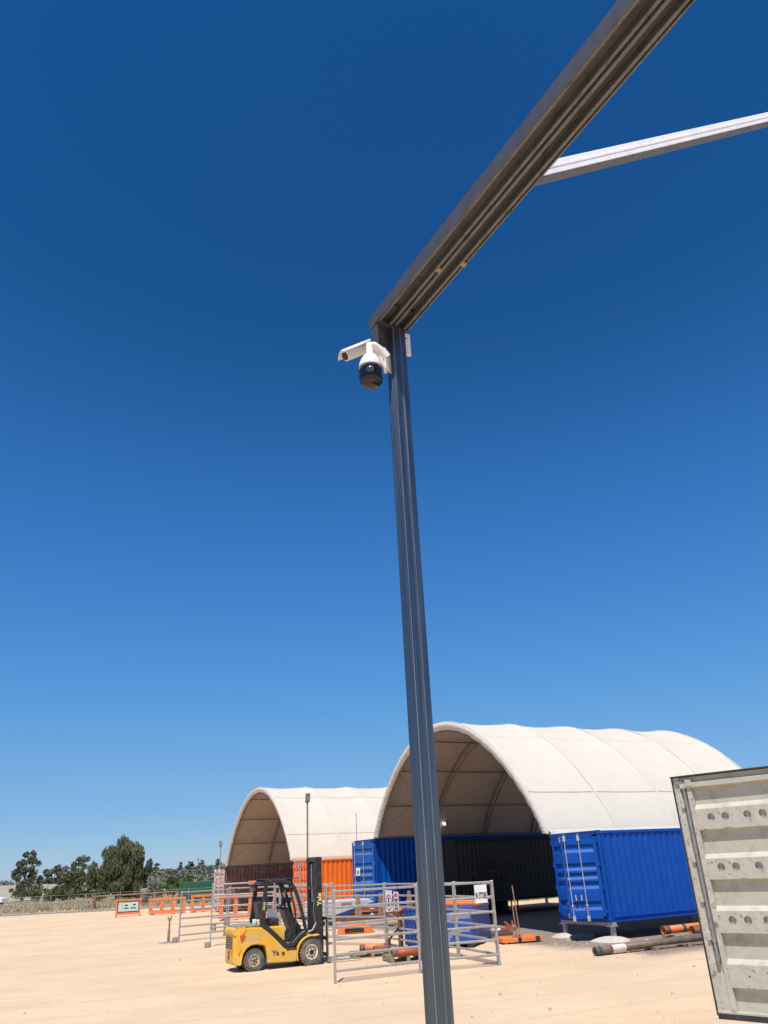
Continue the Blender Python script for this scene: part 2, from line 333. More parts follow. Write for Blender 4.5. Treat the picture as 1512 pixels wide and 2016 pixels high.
def hill_z(x, y):
    a = math.exp(-((y-300)/95)**2); k = 1/(1+math.exp(-(x+78)/14))
    return a*(1.0+2.6*k+0.9*mn.noise(Vector((x*0.02, y*0.02, 3))))-0.05
h = MB(); nx, ny = 60, 24
h.add([(-420+12*i, 120+16*j, hill_z(-420+12*i, 120+16*j)) for j in range(ny+1) for i in range(nx+1)],
      [(j*(nx+1)+i, j*(nx+1)+i+1, (j+1)*(nx+1)+i+1, (j+1)*(nx+1)+i) for j in range(ny) for i in range(nx)], True)
M['hill'] = mat('dry_hillside', (0.20, 0.18, 0.10), 0.95, 0, 0.2, 0.08, col2=(0.36, 0.29, 0.18))
tag(h.build('hills', M['hill']), kind='structure')

def leaves(mb, c, rad, n, size, weep=0.0, seed=0, shell=0.35):
    rn = random.Random(seed)
    c = Vector(c)
    for _ in range(n):
        while True:
            p = Vector((rn.uniform(-1,1), rn.uniform(-1,1), rn.uniform(-1,1)))
            L_ = p.length
            if L_ < 1 and L_ > shell*rn.random(): break
        q = c+Vector((p.x*rad[0], p.y*rad[1], p.z*rad[2]))
        s = size*rn.uniform(0.5, 1.3)
        a = rn.uniform(0, 2*pi); t = rn.uniform(-0.9, 0.9)
        u = Vector((cos(a), sin(a), t*(1-weep))).normalized()*s*0.5
        v = Vector((-sin(a)*0.5*(1-weep), cos(a)*0.5*(1-weep), 1 if weep else rn.uniform(-1, 1))).normalized()*s*(0.5+1.1*weep)
        mb.add([q-u*0.8-v*0.6, q+u-v*0.2, q+u*0.5+v, q-u*0.7+v*0.5], [(0,1,2,3)])
def tree(name, label, loc, blobs, leafmat, dens, size, weep=0.0, trunk_r=0.2, group=None, seed=1, cat='tree'):
    t = thing(name, label, cat, loc, 0, group)
    rn = random.Random(seed); f = MB(); tr = MB()
    zb = min(b[2]-b[5]*0.4 for b in blobs); zt = max(b[2] for b in blobs)
    top = Vector((blobs[0][0]*0.4, blobs[0][1]*0.4, zt))
    tr.tube([(0,0,-0.2), (rn.uniform(-.1,.1), 0, zb*0.6), (top.x*0.5+rn.uniform(-.2,.2), top.y*0.5, (zb+zt)/2), tuple(top)], 0, 7, True, [trunk_r*1.2, trunk_r, trunk_r*0.6, trunk_r*0.2])
    for i, (x, y, z, rx, ry, rz) in enumerate(blobs):
        base = Vector((0, 0, max(0.3, zb*0.5))).lerp(top, 0.35*rn.random())
        e = Vector((x, y, z)); mid = base.lerp(e, 0.5)+Vector((rn.uniform(-.3,.3), rn.uniform(-.3,.3), 0.1*rz))
        tr.tube([base, mid, e], 0, 6, True, [trunk_r*0.45, trunk_r*0.28, trunk_r*0.08])
        nsub = max(4, int(5+rx*2))
        for k in range(nsub):       # clumps inside the blob
            d = Vector((rn.gauss(0,1), rn.gauss(0,1), rn.gauss(0,1))).normalized()*rn.uniform(0.35, 0.9)
            cc = (x+d.x*rx, y+d.y*ry, z+d.z*rz); rr = rn.uniform(0.28, 0.48)
            leaves(f, cc, (rx*rr, ry*rr, rz*rr*(1+0.7*weep)), int(dens*rx*rz/nsub), size, weep, rn.random(), 0.3)
    tr.build('trunk', M['bark'], t)
    f.build('crown', leafmat, t)
    return t
PX = lambda px: (px-230)  # unused readability helper
# weeping pepper tree (big)
tree('pepper_tree', 'largest tree, dark weeping crown reaching the ground beside the yard fence', (-32.6, 95.5, 0),
     [(0.3,0,5.4,1.6,1.5,1.2),(-1.0,0,4.6,1.5,1.5,1.2),(1.5,0,4.6,1.7,1.5,1.5),(2.6,0.3,3.8,1.2,1.3,1.6),(-0.2,-0.5,3.2,2.0,1.6,1.8),(1.6,-0.4,2.4,1.8,1.6,1.7),(-1.9,-0.2,2.9,1.5,1.4,1.6),(-2.6,0,1.9,1.0,1.3,1.5),(0,-0.6,1.5,2.4,1.5,1.3),(2.2,0,1.4,1.4,1.2,1.2)],
     M['leaf_pepper'], 900, 0.17, 0.75, 0.28, seed=5)
tree('gum_tree', 'tall open gum tree with gaps in its crown, leftmost by the fence', (-58.3, 128, 0),
     [(0.1,0,6.3,1.1,1.0,0.9),(-0.9,0,5.4,1.1,1.0,0.9),(1.1,0,5.1,1.2,1.0,0.9),(-0.2,0,4.2,1.6,1.1,0.9),(-1.7,0,3.4,1.0,1.1,0.8),(1.2,0,3.3,1.0,1.1,0.7),(0.2,0,2.2,1.5,1.2,0.8),(-1,0,1.6,1.0,1,0.7)],
     M['leaf_gum'], 620, 0.24, 0.15, 0.22, seed=9)
tree('dark_tree', 'dark rounded tree between the gum tree and the green bush', (-57.3, 136, 0),
     [(-1.0,0,3.9,1.1,1.1,0.8),(0.5,0,4.2,1.0,1.1,0.8),(1.8,0,3.2,1.3,1.2,1.0),(0,0,2.5,2.2,1.3,1.1),(-1.8,0,2.6,1.1,1.1,.9)],
     M['leaf_far'], 420, 0.3, 0.1, 0.2, seed=12)
tree('dark_tree', 'dark tree whose top shows over the green bush left of the biggest tree', (-59.0, 150, 0),
     [(0.8,0,5.6,1.5,1.3,1.0),(-1.0,0,4.4,1.5,1.3,1.3),(1.3,0,3.3,1.6,1.3,1.5)],
     M['leaf_far'], 380, 0.3, 0.1, 0.2, seed=13)
tree('bush', 'bright green rounded bush against the left of the biggest tree', (-40.9, 104, 0),
     [(-.3,0,3.2,1.3,1.5,1.0),(.2,0,2.5,1.7,1.5,1.3),(-1.3,0,2.1,1.6,1.4,1.2),(1.4,0,2.1,1.5,1.4,1.5),(0,-0.3,1.1,2.8,1.5,1.0),(-2.6,0,1.0,1.2,1.1,0.9)],
     M['leaf_bush'], 620, 0.18, 0.2, 0.15, seed=15, cat='bush')
tree('bush', 'low dark green bush under the gum tree behind the dry grass', (-46.3, 106, 0),
     [(0,0,1.5,2.0,1.4,0.9),(-1.9,0,1.1,1.4,1.2,0.8),(2.2,0,1.2,1.5,1.3,0.9)], M['leaf_bush'], 560, 0.18, 0.2, 0.1, seed=16, cat='bush')
tree('bush', 'small bush at the left edge beside the grey wall', (-58.2, 112, 0),
     [(0,0,1.6,1.6,1.3,0.9),(1.4,0,1.1,1.0,1,0.7)], M['leaf_bush'], 520, 0.2, 0.2, 0.1, seed=17, cat='bush')
tree('bush', 'fresh green bush left of the green sheet steel bin', (-27.4, 100, 0),
     [(0,0,1.6,1.3,1.2,0.9),(1.2,0,1.8,1.2,1.1,0.8),(-0.9,0,1.0,1.0,1,0.7)], M['leaf_bright'], 560, 0.2, 0.3, 0.1, seed=18, cat='bush')
tree('bush', 'olive bush at the right foot of the biggest tree', (-29.6, 99, 0),
     [(0,0,0.9,1.2,1.1,0.7),(-1.2,0,0.8,0.9,1,0.6)], M['leaf_pepper'], 560, 0.18, 0.3, 0.08, seed=19, cat='bush')
for i, (px, y, top, lab) in enumerate([(358, 300, 1688, 'slim dark ridge tree left of the utility pole'), (376, 295, 1690, 'broad dark ridge tree beside the utility pole'),
        (398, 300, 1688, 'narrow ridge tree right of the utility pole'), (430, 290, 1689, 'small ridge tree under the far floodlight'), (308, 280, 1703, 'lone round tree at the left end of the ridge')]):
    x = {358: -80.2, 376: -75.4, 398: -72.6, 430: -64.4, 308: -83.1}[px]; k = 1 if i in (0, 2, 3) else 1.5
    z0 = hill_z(x, y)
    tree('ridge_tree', lab, (x, y, z0), [(0,0,3.3,1.0*k,1.0,.9),(-.5*k,0,2.3,1.1*k,1.2,1.0),(.6*k,0,2.2,1.1*k,1.2,0.9),(0,0,4.1,.7*k,.8,.6)][:4], M['leaf_far'], 260, 0.42, 0.0, 0.25, 'trees on the ridge', 30+i)
sc = MB(); rn = random.Random(3)
for i in range(520):
    y = rn.uniform(135, 330); x = rn.uniform(-0.62*y, 0.02*y)
    if x < -0.3*y and rn.random() < 0.35: y = rn.uniform(210, 330)
    r_ = rn.uniform(1.1, 2.4)*(0.75+y/500)
    zz = max(0, hill_z(x, y))
    for k in range(3):
        leaves(sc, (x+rn.uniform(-.5,.5)*r_, y, zz+r_*rn.uniform(.25,.6)), (r_*.8, r_*.7, r_*.5), 26, 0.5*(0.6+y/300), 0, i*3+k, 0.5)
tag(sc.build('far_scrub', M['leaf_far']), 'dark olive scrub covering the far paddock and ridge', 'scrub', kind='stuff')
# dry grass strip beyond the kerb
gr = MB(); rn = random.Random(4)
for i in range(26000):
    y = rn.uniform(77, 103); x = rn.uniform(-58, -13)
    if x < -0.62*y: continue
    hgt = rn.uniform(0.25, 0.75)*(0.35 if y < 80 else 1.0)*(0.6+0.6*mn.noise(Vector((x*.3, y*.3, 0)))); a = rn.uniform(0, pi); w = rn.uniform(.03, .08)
    dx, dy = cos(a)*w, sin(a)*w; lx, ly = rn.uniform(-.2,.2), rn.uniform(-.2,.2)
    gr.add([(x-dx,y-dy,-.02),(x+dx,y+dy,-.02),(x+lx+dx*.3,y+ly,hgt),(x+lx-dx*.3,y+ly,hgt*.9)], [(0,1,2,3)])
tag(gr.build('dry_grass', M['grass_dry']), 'tall straw coloured grass beyond the edge of the yard', 'grass', kind='stuff')
kb = MB(); kb.bar((-70, 69.0, 0.04), (-14.5, 73.9, 0.04), 0.35, 0.18)
tag(kb.build('kerb', M['conc_dark'], bevel=0.03), kind='structure')
# loose stones
st = MB(); rn = random.Random(8)
for i in range(2600):
    q = rn.random(); y = 6+50*q**1.6; x = rn.uniform(-0.5, 0.5)*y
    if rn.random() < .35: x, y = (W(rn.uniform(-3, 7), rn.uniform(-3.5, 2.0)))[:2]
    s_ = rn.uniform(.008, .026)*(1 if rn.random() < .92 else 2.4); a = rn.uniform(0, 6)
    st.add([(x+s_*cos(a), y+s_*sin(a), -.005), (x+s_*cos(a+2), y+s_*sin(a+2), -.005), (x+s_*cos(a+4.1), y+s_*sin(a+4.1), -.005), (x, y, gh(x, y)+s_*.9)], [(0,1,3),(1,2,3),(2,0,3)])
tag(st.build('loose_stones', M['stone']), 'small loose stones scattered over the sandy yard', 'stones', kind='stuff')

# concrete wall far left, fence, ute, green bin, utility pole
wl = thing('concrete_wall', 'low grey tan concrete wall far off at the left edge', 'wall', (-78, 134, 0))
for i in range(7):
    MB().box(i*4.2, i*4.2+4.14, -0.15, 0.15, 0, 2.35-0.06*(i % 3)).build('panel', M['concrete'], wl, bevel=0.02)
fn = thing('wire_fence', 'thin wire fence on slim grey posts along the yard edge', 'fence', (-62, 76.5, 0), R(5.5))
pst = None
for i in range(16):
    o = MB().tube([(i*3.2, 0, -0.1), (i*3.2, 0, 1.35)], 0.035, 6).build('post', M['rail'], fn) 
for z in (0.3, 0.8, 1.3):
    MB().tube([(0, 0, z), (48, 0, z)], 0.008, 4).build('wire', M['rail'], fn)

def ute(loc, rz):
    t = thing('parked_ute', 'white utility vehicle cut by the left edge beyond the dry grass', 'utility vehicle', loc, rz)
    MB().prism([(-2.5,.45),(-2.5,1.0),(-.1,1.05),(0,1.7),(1.0,1.72),(1.55,1.1),(2.5,.98),(2.6,.5)], -.85, .85).build('body', M['white'], t, bevel=.05)
    MB().prism([(.1,1.12),(.15,1.6),(.95,1.62),(1.35,1.12)], -.87, .87).build('side_window', M['glass'], t)
    MB().box(-2.5, -.15, -.9, .9, 1.0, 1.5).build('canopy', M['white'], t, bevel=.04)
    MB().box(-2.3, -.4, -.915, .915, 1.15, 1.38).build('canopy_window', M['glass'], t)
    for x in (-1.5, 1.6):
        for s in (-1, 1):
            w = MB().lathe([(0,-.12),(.36,-.12),(.38,-.08),(.38,.08),(.36,.12),(0,.12)], (x, s*.8, .38), 'y', 20).build('wheel', M['rubber'], t)
            MB().lathe([(0,.125*s),(.2,.125*s),(.22,.11*s)], (x, s*.8, .38), 'y', 14).build('rim', M['rim'], w)
ute((-51.5, 103, 0), 0)
gs = thing('green_bin', 'dark green sheet steel bin standing behind the orange racks', 'bin', (-21.8, 81, 0), R(8))
MB().prism([(0,.1),(.15,1.85),(3.6,1.95),(3.75,.1)], 0, 2.2).build('shell', M['green_steel'], gs, bevel=.02)
for k in range(7): MB().prism([(.3+k*.5,.15),(.34+k*.5,1.8),(.40+k*.5,1.8),(.36+k*.5,.15)], -.04, 0.02).build('rib', M['green_steel'], gs)
up = thing('utility_pole', 'thin utility pole on the ridge among the dark trees', 'pole', (-71.4, 290, hill_z(-71.4, 290)))
MB().tube([(0,0,-.5),(0,0,5.0)], .14, 6).build('shaft', M['rust_pale'], up); MB().box(-.8,.8,-.06,.06,4.5,4.65).build('crossarm', M['rust_pale'], up)

# ---------------------------------------------------------------- shipping containers
def corr_profile(x0, x1, pitch, depth):
    pts = []; n = max(1, round((x1-x0)/pitch)); p = (x1-x0)/n
    for i in range(n):
        a = x0+i*p
        pts += [(a+p*.06, 0), (a+p*.30, 0), (a+p*.52, depth), (a+p*.80, depth)]
    return [(x0, 0)]+pts+[(x1, 0)]
def door_leaf(parent, hinge, ang, mt, h, z0, w=1.15, side=1, rods=2, rodmat=None, extra=None):
    """leaf as child; local x+ = from hinge to free edge, -y = outward"""
    d = bpy.data.objects.new('door', None)
    prof = []
    recs = [(.075,.185),(.335,.43),(.455,.545),(.57,.665),(.80,.905)] if not extra else extra
    pz = [(0, 0)]
    for (a, b) in recs:
        pz += [(a*h, 0), (a*h+.085, .045), (b*h-.04, .045), (b*h, 0)]
    pz += [(h, 0)]
    poly = [(y, z) for z, y in pz]
    mb = MB(); mb.sheet([(y, z) for (z, y) in pz], .10, w-.06, 'x')
    mb.add([(.10,.05,0),(w-.06,.05,0),(w-.06,.05,h),(.10,.05,h)], [(0,1,2,3)])
    mb.box(0,.10,-.012,.06,0,h); mb.box(w-.06,w,-.012,.06,0,h); mb.box(.10,w-.06,-.012,.06,-.06,.0); mb.box(.10,w-.06,-.012,.06,h,h+.06)
    bpy.data.objects.remove(d)
    d = mb.build('door', mt, parent)
    d.location = (hinge[0], hinge[1], z0); d.rotation_euler = (0, 0, ang)
    if side < 0: d.scale = (1, 1, 1)
    rodmat = rodmat or M['rod']
    for k in range(rods):
        x = w*(.49+.40*k) if rods == 2 else w*.55
        MB().tube([(x,-.05,-.10),(x,-.05,h+.10)], .017, 8).build('lock_rod', rodmat, d)
        for z in (-.07, h-.06): MB().box(x-.045,x+.045,-.08,-.013,z-.05,z+.10).build('rod_bracket', rodmat, d)
        for z in (h*.14, h*.47): MB().box(x-.035,x+.035,-.075,-.013,z-.02,z+.02).build('rod_bracket', rodmat, d)
        MB().bar((x+.13*(1 if k == 0 else -1),-.05,h*.27), (x+.14*(1 if k == 0 else -1),-.05,h*.20), .05, .035).build('handle', rodmat, d)
    for z in (h*.06, h*.35, h*.65, h*.95): MB().tube([(-.02,-.01,z-.07),(-.02,-.01,z+.07)], .035, 8).build('hinge', mt, d)
    gm = MB(); gm.box(-.006,.0,-.005,.055,0,h); gm.box(w,w+.012,-.016,.055,-.06,h+.06); gm.box(0,w,-.016,.055,h+.06,h+.075)
    gm.build('gasket', M['gasket'], d)
    return d
def container(name, label, loc, L_, Wd, z0, z1, mt, dmat=None, open_ang=0.0, group=None, inner_mat=None, rodmat=None, left_ang=0.0):
    """local: x from door end, y from the near long side; door end at x=0 facing -x"""
    t = thing(name, label, 'shipping container', loc, RZ, group)
    dmat = dmat or mt; c = .16; rb = .17; rt = .11
    s = MB(); prof = corr_profile(c, L_-c, .278, .032)
    s.sheet([(x, .03+y) for x, y in prof], z0+rb, z1-rt, 'z'); s.build('side_wall', mt, t, solid=.004)
    s = MB(); s.sheet([(x, Wd-.03-y) for x, y in prof], z0+rb, z1-rt, 'z'); s.build('side_wall', mt, t, solid=.004)
    s = MB(); s.sheet([(L_-.03-y, x) for x, y in corr_profile(c, Wd-c, .25, .045)], z0+rb, z1-rt, 'z'); s.build('end_wall', mt, t, solid=.004)
    for y in (0, Wd-.1):
        b = MB(); b.box(c, L_-c, y, y+.1, z0+rb-.04, z0+rb); b.box(c, L_-c, y+.035 if y == 0 else y, y+.1 if y == 0 else y+.065, z0+.02, z0+rb-.04)
        b.box(c, L_-c, y-.0, y+.1, z0, z0+.03); b.build('bottom_rail', mt, t)
        MB().box(c, L_-c, y+.005, y+.095, z1-rt, z1-.02).build('top_rail', mt, t, bevel=.01)
    for x in (0, L_-.14):
        for y in (0, Wd-.14):
            MB().box(x+.01, x+.13, y+.01, y+.13, z0+.12, z1-.12).build('corner_post', mt, t, bevel=.01)
            for z in (z0, z1-.12):
                k = MB().box(x-.003, x+.165, y-.003, y+.165, z, z+.118).build('corner_casting', mt, t, bevel=.012)
                MB().box(x+.05, x+.10, y-.006 if y < 1 else y+.155, y+.01 if y < 1 else y+.171, z+.035, z+.085).build('casting_slot', M['black_matt'], k)
                MB().box(x-.006 if x < 1 else x+.155, x+.01 if x < 1 else x+.171, y+.05, y+.10, z+.035, z+.085).build('casting_slot', M['black_matt'], k)
    MB().box(.02, .12, c, Wd-c, z0+.005, z0+.12).build('door_sill', mt, t)
    MB().box(.02, .12, c, Wd-c, z1-.115, z1-.005).build('door_header', mt, t)
    MB().box(.1, L_-.05, .05, Wd-.05, z1-.06, z1-.03).build('roof', mt, t)
    MB().box(.1, L_-.05, .08, Wd-.08, z0+.10, z0+.15).build('floor', M['rust'], t)
    h = z1-z0-.36
    lw_ = (Wd-.2)/2-.01
    # near leaf hinges on the near (y=0) corner, far leaf on the far corner
    d1 = door_leaf(t, (-.03, .10), R(90)+open_ang, dmat, h, z0+.18, lw_, rodmat=rodmat)
    d2 = door_leaf(t, (-.03, Wd-.10), R(-90)-left_ang, dmat, h, z0+.18, lw_, rodmat=rodmat)
    d2.rotation_euler = (0, 0, R(-90)-left_ang)
    # mirror so the outer face looks away from the box
    for me_o in [d1]+[k for k in kids(d1)]:
        if me_o.type == 'MESH':
            for v in me_o.data.vertices: v.co.y = -v.co.y
            me_o.data.flip_normals()
    return t
RC = container('shipping_container', 'bright blue shipping container on stilts under the right edge of the big white shelter', W(0,0), 12.19, 2.44, .50, 3.15, M['blue'], open_ang=R(48))
LC = container('shipping_container', 'faded blue shipping container under the left edge of the big white shelter', W(0,16.29), 12.19, 2.44, .60, 3.68, M['blue'], M['blue_old'], open_ang=R(50))
OC = container('shipping_container', 'orange shipping container under the right edge of the small white shelter', W(-1.45,21.5), 12.19, 2.44, .20, 2.92, M['orange'])
MC = container('shipping_container', 'maroon shipping container with chalky doors under the left edge of the small shelter', W(-1.5,37.4), 12.19, 2.44, .15, 2.86, M['maroon'], M['maroon_door'], open_ang=R(25), rodmat=M['white'])
# paper notice on the left blue container's door
nd = [k for k in kids(LC) if k.name.startswith('door') and not k.name.startswith('door_')][0]
nt_ = MB().box(.72,.92,.085,.10,1.25,1.6).build('notice', M['paper'], nd)
MB().box(.77,.87,.101,.105,1.32,1.48).build('print', M['rust_pale'], nd)

# stilts and footings
def stilt(c, h, lab, two=True):
    t = thing('container_stand', lab, 'stand', c, RZ)
    MB().box(-.07,.07,-.05,2.49,h-.10,h-.006).build('bearer', M['rail'], t)
    for y in (.02, 2.32): 
        MB().box(-.06,.06,y,y+.12,0,h-.10).build('leg', M['rail'], t)
        MB().box(-.13,.13,y-.08,y+.20,h-.115,h-.10).build('cap_plate', M['rail'], t)
for i, l in enumerate((.12, 6.1, 12.0)):
    stilt(W(l, 0), .50, ['steel stand under the door end of the bright blue container', 'steel stand under the middle of the bright blue container', 'steel stand under the far end of the bright blue container'][i])
    stilt(W(l, 16.29), .60, ['steel stand under the door end of the faded blue container', 'steel stand under the middle of the faded blue container', 'steel stand under the far end of the faded blue container'][i])
def footing(c, r, hh, lab):
    f = MB(); pr = [(0,hh)]+[(r*k/6, hh*(1-(k/6)**2.2)) for k in range(1, 7)]
    f.lathe(pr+[(r*1.02,-.05)], (0,0,0), 'z', 18)
    for i, v in enumerate(f.v): f.v[i] = (v[0]*(1+.12*sin(v[1]*9)), v[1]*(1+.1*cos(v[0]*7)), v[2])
    o = f.build('footing', M['concrete']); o.location = c; tag(o, lab, 'footing', 'concrete footings under the container stand')
    return o
footing(W(.0,.1), .62, .13, 'larger pale concrete footing under the near leg of the bright blue container')
footing(W(.05,2.4), .42, .12, 'smaller pale concrete footing under the inner leg of the bright blue container')

# ---------------------------------------------------------------- domed shelters
def shelter(label, loc, a, b, cw, zr, zl, L_, nbay, hem=.32, trusses=True):
    """arch across y: centre cw, half span a, rise b; base heights zr (right) and zl (left)"""
    t = thing('container_shelter', label, 'shelter', loc, RZ)
    def P(th, x, off=0.0):
        # th 0..pi from right base to left base
        c, s = cos(th), max(0, sin(th))
        aa, bb = a-off, b-off
        y = cw-aa*c; zz = zr+(zl-zr)*(y-(cw-a))/(2*a)+bb*s**1.7
        return Vector((x, y, zz))
    NT = 44; ths = [pi*i/NT for i in range(NT+1)]
    bay = L_/nbay
    wrf = lambda x, j: .024*mn.noise(Vector((x*1.3+cos(pi*j/NT)*3, j*.55+x*.8, a)))+.012*mn.noise(Vector((x*3, j*.18, a)))
    for k in range(nbay):
        m_ = MB(); nx = 12; vs = []
        for i in range(nx+1):
            u = i/nx; x = k*bay+u*bay
            for j, th in enumerate(ths):
                sag = .095*(sin(pi*u)**.8)*(max(0, sin(th))**.8)
                wr = wrf(x, j)
                vs.append(P(th, x, sag+wr*(1 if 0 < j < NT else 0)))
        N = NT+1
        m_.add(vs, [(i*N+j, (i+1)*N+j, (i+1)*N+j+1, i*N+j+1) for i in range(nx) for j in range(NT)], True)
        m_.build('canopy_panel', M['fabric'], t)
        # welded pocket strip over the arch
    for k in range(nbay+1):
        s = MB(); pts = [P(th, k*bay, -.008) for th in ths]
        vs = []
        for th in ths: vs += [P(th, k*bay-.05, -.006), P(th, k*bay, -.018), P(th, k*bay+.05, -.006)]
        s.add(vs, [(3*j+q, 3*j+q+1, 3*j+q+4, 3*j+q+3) for j in range(NT) for q in (0, 1)], True)
        s.build('arch_seam', M['fabric'], t)
    for th in (.52, 1.08):      # welds between the fabric widths
        s = MB(); nn = 12*nbay; vs = []
        for i in range(nn+1):
            u = (i % 12)/12; x = L_*i/nn; sg = .095*(sin(pi*u)**.8)*(sin(th)**.8)
            for q in (-.005, .005): vs.append(P(th+q, x, sg+wrf(x, th/pi*NT)-.0035))
        s.add(vs, [(2*i, 2*i+1, 2*i+3, 2*i+2) for i in range(nn)], True)
        s.build('weld_seam', M['fabric'], t)
    # front hem: gathered strip wrapped round the end arch
    hm = MB(); vs = []; N2 = 160
    for j in range(N2+1):
        th = pi*j/N2
        w1 = .010*sin(j*1.9)+.008*sin(j*3.1+1); 
        vs += [P(th, .0, -.012), P(th, -.07+w1*.4, .03), P(th, -.075+w1, hem*.55), P(th, -.03+w1*.5, hem+.02*sin(j*.9)), P(th, .05, hem+.01)]
    hm.add(vs, [(5*j+q, 5*j+q+1, 5*j+q+6, 5*j+q+5) for j in range(N2) for q in range(4)], True)
    hm.build('front_hem', M['hem'], t)
    # side curtain hem along the base
    for (th, yy, zz) in ((0, cw-a, zr), (pi, cw+a, zl)):
        s = -1 if th == 0 else 1
        e = MB(); n_ = 48; vs = []
        for i in range(n_+1):
            x = L_*i/n_; w_ = .02*sin(i*2.3)
            vs += [(x, yy-s*.0, zz+.12), (x, yy+s*(.10+w_), zz+.02), (x, yy+s*(.16+w_), zz-.10+.03*sin(i*1.1))]
        e.add(vs, [(3*i+q, 3*i+q+1, 3*i+q+4, 3*i+q+3) for i in range(n_) for q in (0, 1)], True)
        e.build('base_hem', M['fabric'], t)
        MB().tube([(0,yy,zz+.05),(L_,yy,zz+.05)], .04, 8).build('base_rail', M['truss'], t)
    dp = .36
    for k in range(nbay+1):
        x = k*bay+(.12 if k == 0 else 0)
        a_ = MB().tube([P(th, x, .07) for th in ths], .035, 6).build('arch_truss', M['truss'], t)
        if trusses:
            MB().tube([P(th, x, .07+dp) for th in ths[1:-1]], .03, 6).build('inner_chord', M['truss'], a_)
            w = MB()
            for j in range(1, NT-1):
                o0, o1 = (.07, .07+dp) if j % 2 else (.07+dp, .07)
                w.tube([P(ths[j], x, o0), P(ths[j+1], x, o1)], .014, 5)
            w.build('web_lacing', M['truss'], a_)
    for th in [pi*q for q in (.17, .33, .5, .60, .715, .83)]:
        MB().tube([P(th, 0.1, .21), P(th, L_, .21)], .032, 6).build('purlin', M['truss'], t)
    for (ta, tb) in ((.60, .83), (.715, .94)):
        MB().tube([P(pi*ta, .1, .2), P(pi*tb, bay, .2)], .008, 4).build('brace_cable', M['truss'], t)
        MB().tube([P(pi*tb, .1, .2), P(pi*ta, bay, .2)], .008, 4).build('brace_cable', M['truss'], t)
    # base plates of the front arch
    for y, z in ((cw-a, zr), (cw+a, zl)):
        MB().box(-.02, .22, y-.09, y+.09, z-.04, z+.05).build('base_plate', M['truss'], t)
    return t
shelter('big white domed fabric shelter spanning the two blue containers', W(0,0), 6.92, 4.72, 9.39, 3.17, 3.70, 12.9, 4, .34)
shelter('smaller white domed fabric shelter spanning the orange and maroon containers', W(-1.5,0), 6.72, 4.60, 30.67, 2.94, 2.90, 12.5, 4, .30)

# work lights hung inside the big shelter
for lw_, lab in (((-.3+.9, 2.75, 3.45), 'lit work light at the right base of the big shelter opening'), ((3.95, 15.9, 4.25), 'lit work light beside the galvanised post deep in the big shelter')):
    t = thing('work_light', lab, 'work light', W(*lw_), RZ, 'lit work lights in the big shelter')
    MB().box(-.05,.03,-.09,.09,-.07,.07).build('housing', M['lamp_grey'], t, bevel=.01)
    MB().box(-.062,-.052,-.07,.07,-.05,.05).build('lit_face', M['led'], t)
    MB().tube([(0,.0,-.07),(0,.05,-.45)], .012, 6).build('bracket', M['lamp_grey'], t)

# dark unit, shelf rack inside the big shelter
t = thing('dark_container', 'dark container with a door and ribbed walls inside the big shelter', 'shipping container', W(3.0, 13.6), RZ)
s = MB(); s.sheet([(x, y) for x, y in corr_profile(.05, 6.6, .25, .04)], .72, 3.25, 'z'); s.build('side_wall', M['dark_wall'], t)
MB().box(0, 8.3, .06, 2.5, .60, .72).build('base_frame', M['black_matt'], t); MB().box(0, 8.3, 0, 2.5, 3.25, 3.42).build('roof', M['black_matt'], t)
MB().box(0, .05, .0, 2.5, .72, 3.25).build('end_wall', M['black_matt'], t); MB().box(8.25, 8.3, .0, 2.5, .72, 3.25).build('end_wall', M['black_matt'], t)
for k in range(4): MB().box(6.1+k*.13, 6.13+k*.13, -.03, .0, .75, 3.2).build('pale_strip', M['dusty'], t)
dd = MB().box(6.65, 7.75, -.01, .04, .72, 3.05).build('door', M['dark_wall'], t)
MB().box(7.1, 7.28, -.02, -.012, 1.8, 2.15).build('notice', M['dusty'], dd)
MB().box(7.8, 7.84, -.02, .0, .75, 3.2).build('door_edge', M['dusty'], t)
t = thing('shelf_rack', 'black steel shelving standing deep in the shade of the big shelter', 'shelving', W(3.4, 12.6), RZ)
for x in (0, 2.2):
    for y in (0, .5): MB().box(x, x+.05, y, y+.05, 0, 2.5).build('upright', M['black'], t)
for z in (.7, 1.3, 1.9, 2.45): MB().box(.05, 2.2, 0, .55, z, z+.04).build('shelf', M['black'], t)
for (l, w) in ((3.2, 13.7), (5.6, 13.7), (11.2, 13.7)):
    t = thing('dark_trestle', {3.2: 'black support block left under the dark container', 5.6: 'black middle support block under the dark container', 11.2: 'black support block at the far end of the dark container'}[l], 'support', W(l, w), RZ)
    MB().box(-.1, .25, 0, 2.3, 0, .594).build('block', M['black_matt'], t, bevel=.01); MB().box(-.2, .35, -.05, 2.35, 0, .06).build('foot', M['black_matt'], t)

# green sheet fence and grass behind the shelters
t = thing('sheet_steel_fence', 'green ribbed sheet steel fence seen through the gap under the dark container', 'fence', W(6.2, 23.9+1.2), RZ)
for k in range(7): 
    s = MB(); s.sheet(corr_profile(5+k*2.4, 7.37+k*2.4, .2, .03), .05, 1.8, 'z'); s.build('panel', M['green_steel'], t, solid=.004)
    MB().box(7.37+k*2.4, 7.40+k*2.4, -.03, .05, 0, 1.85).build('post', M['green_steel'], t)
gg = MB(); rn = random.Random(6)
for i in range(1800):
    p = W(rn.uniform(10.8, 24), rn.uniform(23.6, 24.9)); hgt = rn.uniform(.15, .55); w = .04; lx = rn.uniform(-.15,.15)
    gg.add([(p.x-w,p.y,-.02),(p.x+w,p.y,-.02),(p.x+lx,p.y+rn.uniform(-.1,.1),hgt)], [(0,1,2)])
tag(gg.build('fence_grass', M['grass_green']), 'green and straw grass growing along the green sheet fence', 'grass', kind='stuff')

